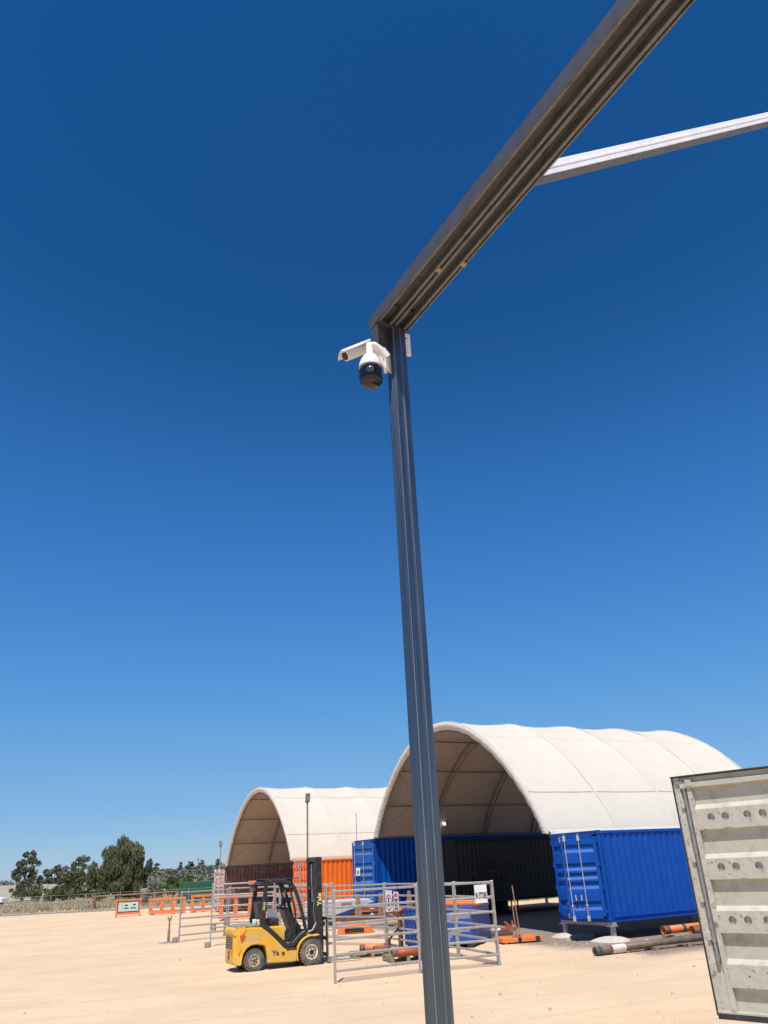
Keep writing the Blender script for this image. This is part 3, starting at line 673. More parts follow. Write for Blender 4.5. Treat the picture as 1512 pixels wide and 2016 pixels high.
# ---------------------------------------------------------------- light poles
def light_pole(loc, h, lab, colm, s=1.0, rz=0):
    t = thing('light_pole', lab, 'light pole', loc, rz)
    MB().tube([(0,0,-.1),(0,0,h)], .05*s, 8).build('shaft', colm, t)
    MB().box(-.12*s,.12*s,-.03,.03,h-.02,h+.04).build('crossarm', M['lamp_grey'], t)
    q = MB().prism([(-.10,h+.05),(.02,h+.05),(-.10,h+.45),(-.22,h+.42)], -.12, .12, 'x').build('floodlight', M['lamp_grey'], t, bevel=.01)
    MB().prism([(-.108,h+.07),(-.102,h+.07),(-.214,h+.41),(-.222,h+.41)], -.10, .10, 'x').build('lens', M['rail'], q)
light_pole(W(-1.95, 20.5), 5.75, 'pinkish pole with a floodlight rising in front of the small shelter', M['rust_pale'], rz=R(20))
light_pole((-15.6, 71, 0), 4.6, 'thin far pole with a floodlight left of the small shelter', M['rail'], 1.01)
an = MB(); an.tube([(0,0,0),(0,0,1.35)], .022, 6); ao = an.build('aerial', M['rail']); ao.location = W(.1, 18.66, 3.69); tag(ao, 'thin grey rod standing on the faded blue container', 'aerial')

# ---------------------------------------------------------------- portal frame in the foreground
FR = math.atan2(-.866, .5)         # local x = along the beam towards the camera side; local y = .. n
n_ = Vector((.866, .5, 0)); d_ = Vector((.5, -.866, 0))
fo = thing('shed_frame', 'galvanised steel post carrying a long eave beam and a raking rafter', 'steel frame')
def ND(n, s, z): return n_*n+d_*s+Vector((0,0,z))
def frame_prism(mb, poly, s0, s1):
    k = len(poly); vs = [ND(n, s0, z) for n, z in poly]+[ND(n, s1, z) for n, z in poly]
    mb.add(vs, [tuple(range(k)), tuple(range(2*k-1, k-1, -1))]+[(i, i+k, (i+1)%k+k, (i+1)%k) for i in range(k)])
def c_open_down(n0, n1, z, h, t=.003, lip=.02):
    return [(n0,z),(n0+lip,z),(n0+lip,z+t),(n0+t,z+t),(n0+t,z+h-t),(n1-t,z+h-t),(n1-t,z+t),(n1-lip,z+t),(n1-lip,z),(n1,z),(n1,z+h),(n0,z+h)]
ZB = 6.09
def cmb(n0, n1, z, h, s0, s1, t=.004, lip=.02):
    b = MB()
    for (a0, a1, b0, b1) in ((n0, n0+lip, z, z+t), (n0, n0+t, z+t, z+h-t), (n0, n1, z+h-t, z+h), (n1-t, n1, z+t, z+h-t), (n1-lip, n1, z, z+t)):
        frame_prism(b, [(a0,b0),(a1,b0),(a1,b1),(a0,b1)], s0, s1)
    return b
cmb(2.266, 2.382, ZB, .08, -3.97, 3.5).build('beam_channel', M['galv_beam'], fo)
cmb(2.402, 2.506, ZB, .08, -3.97, 3.5).build('beam_channel', M['galv_beam'], fo)
f1 = MB(); frame_prism(f1, [(2.252,ZB-.01),(2.258,ZB-.01),(2.258,ZB+.105),(2.252,ZB+.105)], -3.99, 3.5); frame_prism(f1, [(2.258,ZB+.101),(2.53,ZB+.101),(2.53,ZB+.105),(2.258,ZB+.105)], -3.99, 3.5)
f1.build('fascia', M['plate_grey'], fo)
f2 = MB(); frame_prism(f2, [(2.520,ZB+.0),(2.530,ZB+.0),(2.530,ZB+.1),(2.520,ZB+.1)], -3.97, 3.5); f2.build('edge_angle', M['galv_beam'], fo)
f3 = MB()
for (s0, s1) in ((-3.97, -3.72),): 
    frame_prism(f3, [(2.285,ZB+.05),(2.362,ZB+.05),(2.362,ZB+.07),(2.285,ZB+.07)], s0, s1); frame_prism(f3, [(2.42,ZB+.05),(2.49,ZB+.05),(2.49,ZB+.07),(2.42,ZB+.07)], s0, s1)
f3.build('splice_plate', M['plate_grey'], fo)
f4 = MB(); frame_prism(f4, [(2.262,ZB-.012),(2.53,ZB-.012),(2.53,ZB-.004),(2.262,ZB-.004)], -3.985, -3.86); f4.build('cap_plate', M['plate_grey'], fo)
for (n, s) in ((2.391, -3.22), (2.512, -3.10)):
    q = MB(); frame_prism(q, [(n-.022,ZB-.006),(n+.022,ZB-.006),(n+.022,ZB+.012),(n-.022,ZB+.012)], s-.018, s+.018); q.build('packer', M['timber'], fo, bevel=.003)
q = MB(); frame_prism(q, [(2.447,ZB+.05),(2.465,ZB+.05),(2.465,ZB+.095),(2.447,ZB+.095)], -2.19, -2.14); q.build('bolt', M['black_matt'], fo)
# post: ribbed hollow section
pn0, pn1, ps0, ps1 = 2.382, 2.490, -3.965, -3.855
out = [(pn0, ps0)]
for k in range(5):                        # left face ribs
    s = ps0+.012+k*.019; out += [(pn0, s), (pn0+.005, s+.003), (pn0+.005, s+.009), (pn0, s+.012)]
out += [(pn0-.001, ps1-.006), (pn0+.001, ps1+.001), (pn0+.010, ps1+.001), (pn0+.014, ps1)]
out += [(pn0+.046, ps1), (pn0+.055, ps1+.006), (pn0+.060, ps1+.006), (pn0+.066, ps1), (pn1-.012, ps1)]
out += [(pn1-.004, ps1), (pn1, ps1-.004), (pn1, ps0)]
pm = MB(); k = len(out)
pm.add([ND(n, s, -.3) for n, s in out]+[ND(n, s, ZB-.012) for n, s in out], [tuple(range(k))]+[tuple(range(2*k-1,k-1,-1))]+[(i, i+k, (i+1)%k+k, (i+1)%k) for i in range(k)])
pm.build('post', M['galv'], fo)
q = MB(); frame_prism(q, [(2.262,ZB-.235),(2.385,ZB-.235),(2.385,ZB-.012),(2.262,ZB-.012)], -3.935, -3.93)
frame_prism(q, [(2.258,ZB-.235),(2.262,ZB-.235),(2.262,ZB-.012),(2.258,ZB-.012)], -3.96, -3.87); q.build('gusset_plate', M['plate_grey'], fo)
q = MB(); frame_prism(q, [(2.492,ZB-.22),(2.548,ZB-.22),(2.548,ZB-.02),(2.492,ZB-.02)], -3.90, -3.88); q.build('end_bracket', M['white'], fo, bevel=.003)
q = MB(); frame_prism(q, [(2.505,ZB-.08),(2.515,ZB-.08),(2.515,ZB-.07),(2.505,ZB-.07)], -3.88, -3.876); q.build('bracket_hole', M['black_matt'], fo)
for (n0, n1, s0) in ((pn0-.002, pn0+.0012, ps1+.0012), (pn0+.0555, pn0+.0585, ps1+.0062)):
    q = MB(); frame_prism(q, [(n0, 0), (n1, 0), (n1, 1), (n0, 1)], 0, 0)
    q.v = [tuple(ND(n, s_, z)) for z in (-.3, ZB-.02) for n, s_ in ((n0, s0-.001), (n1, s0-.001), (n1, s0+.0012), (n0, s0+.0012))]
    q.build('highlight_strip', M['rod_dull'], fo)  # brighter strips imitate lit highlight lines along the post corner and rib
# rafter
e_ = R(36.9); rd = n_*cos(e_)+Vector((0,0,1))*sin(e_); ru = rd.cross(d_).normalized()
if ru.z < 0: ru = -ru
p0 = ND(2.535, -2.295, ZB+.02)
rm = MB(); wR, hR = .085, .095
def rp(t, a, b): return p0+rd*t+(-d_)*a+ru*b
tk = math.tan(e_)*hR
rv = lambda t: [rp(t,0,0), rp(t,wR,0), rp(t+tk,wR,hR), rp(t+tk,0,hR)]
rm.add(rv(.0)+rv(5.0), [(0,1,2,3),(7,6,5,4),(0,4,5,1),(1,5,6,2),(2,6,7,3),(3,7,4,0)])
rb_ = rm.build('rafter', M['galv_bright'], fo, bevel=.004)
q = MB(); v2 = lambda t: [rp(t,-.004,hR*.42), rp(t,.002,hR*.42), rp(t,.002,hR*.60), rp(t,-.004,hR*.60)]
q.add(v2(.06)+v2(5.0), [(0,1,2,3),(7,6,5,4),(0,4,5,1),(1,5,6,2),(2,6,7,3),(3,7,4,0)]); q.build('stiffening_rib', M['galv_bright'], rb_, bevel=.002)
q = MB(); v3 = lambda t: [rp(t,.003,-.004), rp(t,wR-.003,-.004), rp(t,wR-.003,0), rp(t,.003,0)]
q.add(v3(0)+v3(5.0), [(0,1,2,3),(7,6,5,4),(0,4,5,1),(1,5,6,2),(2,6,7,3),(3,7,4,0)]); q.build('soffit_lip', M['galv_beam'], rb_)

# security cameras
pc = thing('ptz_camera', 'white dome security camera with a black glass head hung from the post', 'security camera', (-.045, 4.45, 5.84))
MB().lathe([(0,.0),(.024,0),(.026,-.005),(.026,-.075),(.03,-.085),(.05,-.10),(.070,-.135),(.082,-.17),(.087,-.205),(.084,-.212),(.0,-.212)], (0,0,0), 'z', 32).build('housing', M['white'], pc)
hd = MB().lathe([(.078,-.212),(.083,-.225),(.083,-.30),(.078,-.325),(.060,-.345),(.03,-.356),(0,-.358)], (0,0,0), 'z', 32).build('head', M['black_gloss'], pc)
MB().lathe([(0,-.092),(.024,-.092),(.027,-.088),(.029,-.078)], (0,0,-.262), 'y', 24).build('lens', M['lens'], hd)
q = MB()
for s in (-1, 1): q.lathe([(0,.0),(.014,0),(.016,-.02*s if s > 0 else .02)], (s*.083, -.0, -.275), 'x', 12)
for k in range(10):
    a = pi*1.12+k*.085*pi; q.box(.066*cos(a)-.004, .066*cos(a)+.004, .066*sin(a)-.004, .066*sin(a)+.004, -.352, -.335)
q.build('rim_teeth', M['gasket'], hd)
q = MB().lathe([(.0868,-.205),(.088,-.208),(.088,-.214),(.0868,-.216)], (0,0,0), 'z', 32).build('rim_ring', M['gasket'], hd)
am = MB(); am.tube([(0,0,-.03),(.0,.0,.0),(.03,.025,.012),(.075,.06,-.01),(.115,.085,-.06)], .03, 10, True, [.026,.03,.036,.040,.048]); am.build('mount_arm', M['white'], pc)
mp_ = MB(); mp_.bar((.128,.085,.015), (.128,.085,-.17), .09, .012, up=(1,-.55,0)); mo = mp_.build('mount_plate', M['white'], pc, bevel=.004)
q = MB(); 
for z in (-.01, -.14): q.lathe([(0,0),(.008,0),(.008,.01)], (.117,.07,z), 'y', 10)
q.build('screw', M['black'], mo)
MB().tube([(.02,.03,-.02),(.07,.05,-.07),(.105,.07,-.15),(.11,.075,-.19)], .014, 8).build('brace', M['white'], pc)
bc = thing('bullet_camera', 'white bullet security camera pointing left behind the dome camera', 'security camera', (-.155, 4.68, 5.985), R(22))
bx = MB(); bx.tube([(-.085,0,-.075),(.11,0,.06)], .043, 16); bx.build('body', M['white'], bc, bevel=.004)
sh = MB(); pts = []
for k in range(9):
    a = pi*(k/8); pts.append((cos(a)*.052, sin(a)*.050))
sh.add([(-.125, y, z-.092) for y, z in pts]+[(.11, y, z+.068) for y, z in pts], [(i,i+1,i+10,i+9) for i in range(8)], True)
sh.build('sunshield', M['white'], bc, solid=.004)
q = MB(); q.tube([(-.090,0,-.0785),(-.0852,0,-.0752)], .034, 16); q.build('lens', M['black_gloss'], bc)
MB().tube([(.10,.0,.03),(.20,-.02,-.02),(.24,-.04,-.05)], .018, 8).build('mount_arm', M['white'], bc)

# ---------------------------------------------------------------- grey cream container door in the right foreground
ga = Vector((3.567, 10.413, 0)); gd = Vector((.729, -.684, 0)).normalized(); gdr = math.atan2(gd.y, gd.x)
gt = thing('shipping_container', 'weathered grey cream container door standing open at the right edge', 'shipping container', ga, gdr)
Z = .687; GW = 1.24; GH = 2.59
# local x along leaf from free edge to hinge, -y faces the camera
bands = [(1.942,2.177),(1.385,1.612),(.819,1.045),(.266,.495)]
xi = .225
def pnl(name, mb, mt, par=None, **k): o = mb.build(name, mt, par or dr, **k); return o
base = MB(); dr = base.box(.0,.085,0.004,.055,Z+.02,Z+2.575).build('door', M['cream_worn'], gt, bevel=.004)
pnl('stile', MB().box(.165,xi,-.004,.05,Z+.02,Z+2.46), M['cream_worn'], bevel=.004)
pnl('rod_channel', MB().box(.085,.165,.038,.05,Z+.40,Z+2.5), M['cream_worn'])
pnl('kick_plate', MB().box(.085,.165,.006,.05,Z+.02,Z+.40), M['cream_worn'])
pnl('backing', MB().box(.0,GW,.056,.062,Z+.02,Z+2.575), M['cream'])
rec = [(.03, .266),(.495,.819),(1.045,1.385),(1.612,1.942),(2.177,2.44)]
for i, (a, b) in enumerate(rec):
    mb = MB(); lo = a+.055 if i > 0 else a; hi = b-.0
    # recessed sheet, lower ledge slopes out to the band below, upper return goes under the band above
    mb.sheet([(.0 if i else .05, Z+a), (.05, Z+lo), (.05, Z+hi-.012), (0.0, Z+hi)], xi, GW, 'x')
    pnl('recessed_panel', mb, M['cream'], solid=.003)
for i, (a, b) in enumerate(bands[:3]): pnl('rib_back', MB().box(xi+.02,GW,.020,.026,Z+a+.02,Z+b-.02), M['cream'])
holes = {0: [.407,.583,.850,1.031], 1: [.401,.579,.847], 2: [.400,.580,.802]}
for i, (a, b) in enumerate(bands):
    hs_ = [(x-xi, (b-a)*.58, .046) for x in holes.get(i, [])]
    me = holed_plate(GW-xi, b-a, hs_, .006); me.materials.append(M['cream_worn'])
    o = bpy.data.objects.new('rib_plate', me); COL.objects.link(o); o.parent = dr
    o.location = (xi, -.003, Z+a); o.rotation_euler = (R(90), 0, 0)
rn = random.Random(21); ch = MB()
def scar(x, z, w, hgt, y=-.0075):
    k = rn.randint(5, 8); ph = rn.random()*6
    ch.add([(x+w*rn.uniform(.5,1)*cos(2*pi*i/k+ph), y, z+hgt*rn.uniform(.5,1)*sin(2*pi*i/k+ph)) for i in range(k)], [tuple(range(k))])
for i, (a, b) in enumerate(bands):
    for _ in range([6, 9, 13, 8][i]): scar(xi+.02+rn.random()**1.6*(GW-xi-.05), Z+rn.uniform(a+.012, b-.012), rn.uniform(.004,.022), rn.uniform(.002,.008))
    for _ in range(6): scar(xi+.01+rn.random()*(GW-xi-.03), Z+a+.006+.2*rn.random()**6, rn.uniform(.006,.03), rn.uniform(.002,.004))
for _ in range(34): scar(rn.choice([.012,.03,.06,.075]), Z+rn.uniform(.05,2.5), rn.uniform(.003,.009), rn.uniform(.003,.012), .0015)
for _ in range(26): scar(rn.choice([.18,.195,.215]), Z+rn.uniform(.3,2.4), rn.uniform(.003,.008), rn.uniform(.003,.014), -.0065)
M['scar'] = mat('bare_rusty_metal', (0.10, 0.065, 0.05), 0.8, 0, 0.4, 40)
so_ = pnl('paint_scars', ch, M['scar']); so_['kind'] = 'stuff'
pnl('top_flange', MB().box(.085,GW,-.014,.05,Z+2.44,Z+2.50), M['cream'], bevel=.004)
pnl('head_plate', MB().box(.085,GW,.03,.05,Z+2.50,Z+2.57), M['cream'])
pnl('cam_block', MB().box(.165,.245,-.03,.03,Z+2.455,Z+2.535), M['cream'], bevel=.006)
pnl('gasket', MB().box(-.015,GW,-.03,.06,Z+2.575,Z+2.592), M['gasket'], bevel=.003)
pnl('gasket', MB().box(-.012,.0,-.012,.06,Z-.02,Z+2.575), M['gasket'])
pnl('bottom_flange', MB().box(.0,GW,-.002,.05,Z+.0,Z+.028), M['cream'], bevel=.003)
pnl('gasket', MB().box(.0,GW,-.01,.06,Z-.055,Z-.002), M['gasket'])
rr = pnl('lock_rod', MB().tube([(.125,.012,Z+.50),(.125,.012,Z+2.53)], .019, 12), M['rod_dull'])
for z in (.545,.735,1.70,2.44): MB().tube([(.125,.012,Z+z-.018),(.125,.012,Z+z+.018)], .027, 10).build('collar', M['rod_dull'], rr)
MB().bar((.03,.0,Z+2.51),(.15,.0,Z+2.51), .03,.03).build('cam', M['rod_dull'], rr)
for z in (2.25,1.62,1.18,.78): pnl('rod_saddle', MB().box(.06,.10,-.022,.02,Z+z-.04,Z+z+.05), M['cream_worn'], bevel=.004)
for z in (.45,.3,.15): pass
# the box the door hangs from, running away out of view to the right
bx_ = MB(); hx = GW+.06
bod = thing_b = bpy.data.objects.new('box_body', None); bpy.data.objects.remove(bod)
bm_ = MB()
ang_ = R(62)
def loc2(x, y): c, s = cos(ang_), sin(ang_); return (hx+x*c-y*s, x*s+y*c)
vs = [(*loc2(x, y), z) for z in (Z-.05, Z+2.6) for x, y in ((0,-2.44),(6.0,-2.44),(6.0,0),(0,0))]
bm_.add(vs, [(3,2,1,0),(4,5,6,7),(0,1,5,4),(1,2,6,5),(2,3,7,6)]); bm_.build('body', M['cream'], gt)
for (x, y) in ((.2,-.3),(.2,-2.1),(5.6,-.3),(5.6,-2.1)):
    a, b = loc2(x, y); MB().box(a-.12,a+.12,b-.12,b+.12,0,Z-.055).build('support_leg', M['timber'], gt)

# ---------------------------------------------------------------- yard panels
RH = (1.88, 1.54, 1.20, .88, .57, .25)
def yard_panel(p, q, lab, hgt=1.9, group='galvanised yard panels', rails=RH):
    p = Vector(p); q = Vector(q); d = q-p; L_ = d.length
    t = thing('yard_panel', lab, 'yard panel', (p.x, p.y, 0), math.atan2(d.y, d.x), group)
    for x in (0, L_):
        po = MB().box(x-.025, x+.025, -.025, .025, 0, hgt).build('post', M['rail'], t, bevel=.004)
        MB().box(x-.028, x+.028, -.028, .028, hgt, hgt+.02).build('post_cap', M['white'], po, bevel=.006)
    for z in rails:
        z = z*hgt/1.9
        MB().add([(x, y*.020, z-.0+zz*.028) for x in (.025, L_-.025) for y, zz in ((1,.5),(.5,1),(-.5,1),(-1,.5),(-1,-.5),(-.5,-1),(.5,-1),(1,-.5))],
                 [(i, (i+1)%8, (i+1)%8+8, i+8) for i in range(8)], True).build('rail', M['rail'], t)
    return t
yard_panel((-1.67,20.28), (.32,21.30), 'front yard panel left of the galvanised post, nearest the camera', 1.92)
eP = yard_panel((.40,21.34), (2.33,22.0), 'front yard panel right of the galvanised post, carrying the IN STORE sign', 1.92)
yard_panel((1.475,24.21), (2.31,22.07), 'yard panel running back from the right end of the front row', 1.89)
cP = yard_panel((-.60,28.55), (.45,26.36), 'back yard panel carrying the speed limit and no entry signs', 1.87)
yard_panel((.47,26.30), (1.44,24.28), 'back yard panel right of the signs, half hidden by the galvanised post', 1.88)
yard_panel((-2.74,30.27), (-.66,28.68), 'yard panel between the forklift mast and the speed limit sign', 1.86)
yard_panel((-9.17,34.73), (-7.56,36.1), 'yard panel at the far left of the row beside the spanner post', 1.82)
yard_panel((-7.47,36.1), (-5.1,34.7), 'yard panel just behind the tail of the forklift', 1.86)
yard_panel((-5.05,34.65), (-2.8,33.4), 'yard panel behind the driver seat of the forklift', 1.88)
yard_panel((-7.23,31.85), (-5.0,32.6), 'taller yard panel directly left of the forklift tail', 2.08)
yard_panel((-4.95,32.62), (-2.8,30.35), 'yard panel behind the forklift steering wheel', 1.88)
# signs
def sign(name, label, parent_panel, x0, x1, z0, z1, side=-1):
    t = thing(name, label, 'sign', parent_panel.location, parent_panel.rotation_euler.z)
    y = side*.034
    MB().box(x0, x1, y-.003, y+.003, z0, z1).build('plate', M['sign'], t, bevel=.004)
    return t, (x0+x1)/2, (z0+z1)/2, y+side*.0045
s, cx, cz, y = sign('store_sign', 'white sign reading IN STORE on the front yard panel', eP, 1.51, 1.86, 1.43, 1.85)
text('IN STORE', .20, M['text'], s, (cx, y-.002, cz-.045), (R(90),0,0), .37, bold=.006)
s, cx, cz, y = sign('speed_sign', 'white speed limit sign with a red ring around a black 5', cP, .06, .58, .93, 1.66)
ring = MB(); ring.lathe([(.20,0),(.20,-.004),(.235,-.004),(.235,0)], (cx, y, cz), 'y', 40); ring.build('red_ring', M['red'], s)
text('5', .36, M['text'], s, (cx, y, cz), (R(90),0,0), 1.1, bold=.008)
s, cx, cz, y = sign('no_entry_sign', 'small white sign with a red no entry disc beside the speed sign', cP, .70, 1.08, 1.05, 1.62)
MB().lathe([(0,-.004),(.14,-.004),(.14,0)], (cx, y, cz+.11), 'y', 32).build('red_disc', M['red'], s)
MB().box(cx-.10, cx+.10, y-.007, y-.005, cz+.085, cz+.135).build('white_bar', M['sign'], s)
text('NO', .13, M['text'], s, (cx, y, cz-.11), (R(90),0,0), 1, bold=.004); text('ENTRY', .11, M['text'], s, (cx, y, cz-.22), (R(90),0,0), .9, bold=.003)

# ---------------------------------------------------------------- forklift
fx = Vector((-4.109, 23.435, 0)); fa = R(27.4)
off = Vector((-sin(fa), cos(fa), 0))*.52
fk = thing('forklift', 'dusty yellow forklift with a black overhead guard parked side on', 'forklift', fx+off, fa)
def arc(cx, cz, r, a0, a1, n=9): return [(cx+r*cos(R(a0+(a1-a0)*i/n)), cz+r*sin(R(a0+(a1-a0)*i/n))) for i in range(n+1)]
body = [(-.40,.17)]+arc(0,.27,.345,190,12,10)+[(.37,.16),(1.20,.135),(1.26,.36),(1.20,.43),(.86,.47),(.62,.70),(.36,.92),(.18,1.03),(-.12,1.05),(-.30,1.04)]
# front yellow chassis (narrower than the wheels)
b_ = MB(); b_.prism([(-.44,.42)]+[(-.30,.60),(0,.64),(.30,.58),(.37,.30),(.38,.16),(1.20,.135),(1.25,.36),(1.20,.43),(.86,.47),(.62,.70),(.36,.92),(.18,1.03),(-.12,1.05),(-.40,1.03)], -.52, .52)
bd = b_.build('body', M['yellow'], fk, bevel=.025, seg=2)
c_ = MB(); c_.prism([(-.39,.165),(-.36,.30),(-.30,.44),(-.20,.56),(-.08,.62),(.10,.63),(.10,.70),(-.44,.72),(-.44,1.03),(-.50,1.07),(-.66,1.05),(-.72,.98),(-.72,.24),(-.62,.165)], -.53, .53)
c_.v = [(x, y*(1-max(0, -.42-x)*.95), z) for x, y, z in c_.v]
cw = c_.build('counterweight', M['yellow'], fk, bevel=.045, seg=3)
rc = MB().prism([(-.69,.86),(-.76,.90),(-.76,1.00),(-.70,1.06),(-.46,1.075),(-.30,1.08),(-.22,1.03),(-.30,.93),(-.46,.90)], -.545, .545); rc.v = [(x, y*(1-max(0, -.42-x)*.8), z) for x, y, z in rc.v]
rc.build('rear_cowl', M['yellow'], cw, bevel=.03, seg=3)
for k in range(5): MB().box(-.735, -.60, -.31, .31, .56+k*.06, .592+k*.06).build('grille_slat', M['black'], cw)
for k in range(0): MB().prism([(-.705,.62+k*.065),(-.56,.63+k*.065),(-.56,.665+k*.065),(-.715,.66+k*.065)], -.536, -.50).build('side_vent', M['black'], cw)
for s_ in (-1, 1): MB().prism([(-.50,.88),(-.26,.89),(-.36,.77),(-.46,.76)], s_*.56-.012 if s_ > 0 else -.548, s_*.56 if s_ > 0 else -.53).build('tail_lamp', M['tail'], cw)
MB().box(-.74,-.715,-.06,.06,.30,.50).build('tow_socket', M['black'], cw); MB().tube([(-.80,-.0,.40),(-.70,0,.40)], .018, 8).build('tow_pin', M['rod'], cw)
MB().box(-.73,-.715,-.34,-.24,.42,.52).build('reflector', M['tail'], cw)
MB().prism([(-.66,1.08),(-.30,1.115),(.16,1.10),(.18,1.05),(-.6,1.05)], -.47, .47).build('hood_cover', M['dusty'], fk, bevel=.02)
MB().box(.30,.90,-.42,.42,.64,1.02).build('seat_base', M['yellow'], fk, bevel=.03, seg=2)
# footwell, step and cowl
MB().prism([(.84,.44),(1.02,.47),(1.16,.50),(1.30,.66),(1.55,.80),(1.52,.90),(1.30,.78),(1.10,.60),(.90,.58)], -.50, .50).build('footwell', M['black'], fk, bevel=.015)
MB().box(.90,1.22,-.52,.52,.40,.47).build('step', M['black'], fk, bevel=.01)
MB().box(.95,1.35,-.36,.36,.585,.60).build('floor_plate', M['dusty'], fk)
MB().prism([(1.02,.62),(1.36,.62),(1.46,.95),(1.30,1.12),(1.02,1.46),(.92,1.44),(1.05,1.10),(1.15,.90)], -.24, .24).build('steering_column', M['black'], fk, bevel=.03)
sw = MB(); cx_, cz_ = .90, 1.50
pts = []
for i in range(21):
    a = 2*pi*i/20; u = Vector((.72,0,-.10)).normalized() ; u = Vector((cos(R(-35)),0,sin(R(35))));
    pts.append(Vector((cx_, 0, cz_))+Vector((.17*cos(a)*cos(R(28)), .17*sin(a), .17*cos(a)*sin(R(28)))))
sw.tube(pts, .014, 6, False); sw.tube([pts[0], (cx_,0,cz_-.01), pts[10]], .012, 6); sw.tube([(cx_,0,cz_-.01),(.98,0,1.40)], .02, 6)
sw.build('steering_wheel', M['black'], fk)
MB().tube([(1.02,-.12,1.30),(.97,-.14,1.48)], .012, 6).build('lever', M['black'], fk)
# seat
se = MB().box(.36,.80,-.23,.23,1.08,1.21).build('seat', M['vinyl'], fk, bevel=.05, seg=3)
MB().box(.34,.80,-.20,.20,1.02,1.08).build('seat_frame', M['black'], se)
MB().prism([(.22,1.20),(.38,1.20),(.27,1.66),(.14,1.66)], -.23, .23).build('backrest', M['vinyl'], se, bevel=.05, seg=3)
wb = MB().box(-.15,.15,-.01,.01,0,.24).build('white_board', M['white'], None, bevel=.004); wb.location = fk.location+Matrix.Rotation(fa,3,'Z')@Vector((.62,-.12,1.225)); wb.rotation_euler = (R(-8),0,fa); tag(wb, 'white board propped on the seat of the forklift', 'board')
cn = MB().lathe([(0,0),(.055,0),(.058,.01),(.058,.12),(.05,.13),(0,.13)], (0,0,0), 'z', 16).build('green_canister', M['teal_print']); cn.location = fk.location+Matrix.Rotation(fa,3,'Z')@Vector((.02,-.38,1.107)); tag(cn, 'pale green canister standing on the rear hood of the forklift', 'canister')
# overhead guard
gu = MB()
for s_ in (-1, 1):
    y = s_*.47
    p_ = MB(); p_.prism([(.88,.44),(.80,.54),(.50,.80),(.20,1.04),(.145,1.16),(.20,1.6),(.27,2.12),(.36,2.14),(.33,1.6),(.30,1.16),(.36,1.08),(.95,.58)], y-.04, y+.04)
    p_.build('rear_pillar', M['black'], fk, bevel=.01)
    q_ = MB(); q_.tube([(1.52,y,.80),(1.42,y,1.20),(1.30,y,1.60),(1.17,y,1.93),(1.04,y,2.09),(.86,y,2.155),(.60,y,2.18),(.28,y,2.16)], .052, 8); q_.build('roof_rail', M['black'], fk)
    MB().tube([(1.0,y*.9,2.08),(1.20,y*.85,1.40),(1.24,y*.8,1.0)], .028, 6).build('inner_pillar', M['black'], fk)
for x in (.30,.45,.60,.75,.90,1.05): MB().box(x-.02,x+.02,-.46,.46,2.125,2.165).build('roof_bar', M['black'], fk)
MB().box(.26,1.28,-.50,.50,2.195,2.21).build('roof_sheet', M['black'], fk, bevel=.003)
MB().box(.14,.27,-.50,.50,2.08,2.16).build('rear_roof_beam', M['black'], fk, bevel=.01)
MB().box(.06,.20,.05,.48,2.10,2.19).build('light_bar', M['amber'], fk, bevel=.02)
MB().box(.10,.2,.1,.42,1.92,2.05).build('work_lamp', M['lamp_grey'], fk, bevel=.02)
MB().box(.92,.96,-.30,-.24,1.72,1.92).build('mirror', M['dusty'], fk, bevel=.01)
# front fender and wheels
fw = [(1.26,.13)]+arc(1.65,.30,.415,196,75,9)+[(1.88,.73),(1.88,.75)]+arc(1.65,.30,.455,75,196,9)
MB().prism(fw, -.56, -.26).build('fender', M['yellow'], fk, bevel=.006); MB().prism(fw, .26, .56).build('fender', M['yellow'], fk, bevel=.006)
def wheel(x, r, y, s_, w, hub):
    z = r-.005
    prof = [(r*.55,-w/2),(r*.80,-w/2-.006),(r*.93,-w/2+.008),(r,-w/2+.035),(r,w/2-.035),(r*.93,w/2-.008),(r*.80,w/2+.006),(r*.55,w/2)]
    t_ = MB().lathe(prof, (x,y,z), 'y', 36).build('wheel', M['rubber'], fk)
    tr = MB()
    for k in range(26):
        a = 2*pi*k/26
        c = Vector((x+cos(a)*r*.985, 0, z+sin(a)*r*.985)); tt = Vector((-sin(a),0,cos(a)))*.022; rr_ = Vector((cos(a),0,sin(a)))*.022
        for yy0, yy1 in ((y-w/2-.002, y-w*.08), (y+w*.08, y+w/2+.002)):
            vs = [c+sgn1*tt+sgn2*rr_+Vector((0,yy,0)) for yy in (yy0, yy1) for sgn1, sgn2 in ((-1,-1),(1,-1),(1,1),(-1,1))]
            tr.add(vs, [(0,1,2,3),(7,6,5,4),(1,0,4,5),(2,1,5,6),(3,2,6,7),(0,3,7,4)])
    tr.build('tread', M['rubber'], t_)
    o = s_*w/2
    rm_ = MB().lathe([(r*.56,o),(r*.53,o+s_*.006),(r*.50,o-s_*.03),(r*.30,o-s_*.05),(r*.24,o-s_*.02),(0,o-s_*.02)], (x,y,z), 'y', 32).build('rim', M['rim'], t_)
    hb = MB().lathe([(r*.20,o-s_*.03),(r*.19,o+s_*.015),(r*.10,o+s_*.03),(0,o+s_*.03)], (x,y,z), 'y', 20); hb.build('hub', M['black'] if hub else M['plate_grey'], t_)
    bl = MB()
    for k in range(8):
        a = 2*pi*k/8+.2; bl.lathe([(.0,o-s_*.0),(.017,o-s_*.0),(.017,o-s_*.05)], (x+cos(a)*r*.37,y,z+sin(a)*r*.37), 'y', 8)
    bl.build('wheel_nut', M['plate_grey'], t_)
for s_ in (-1, 1):
    wheel(0, .265, s_*.42, s_, .18, False); wheel(1.65, .335, s_*.42, s_, .24, True)
MB().box(-.05,.05,-.36,.36,.20,.30).build('axle', M['black'], fk); MB().box(1.55,1.75,-.34,.34,.22,.42).build('axle', M['black'], fk)
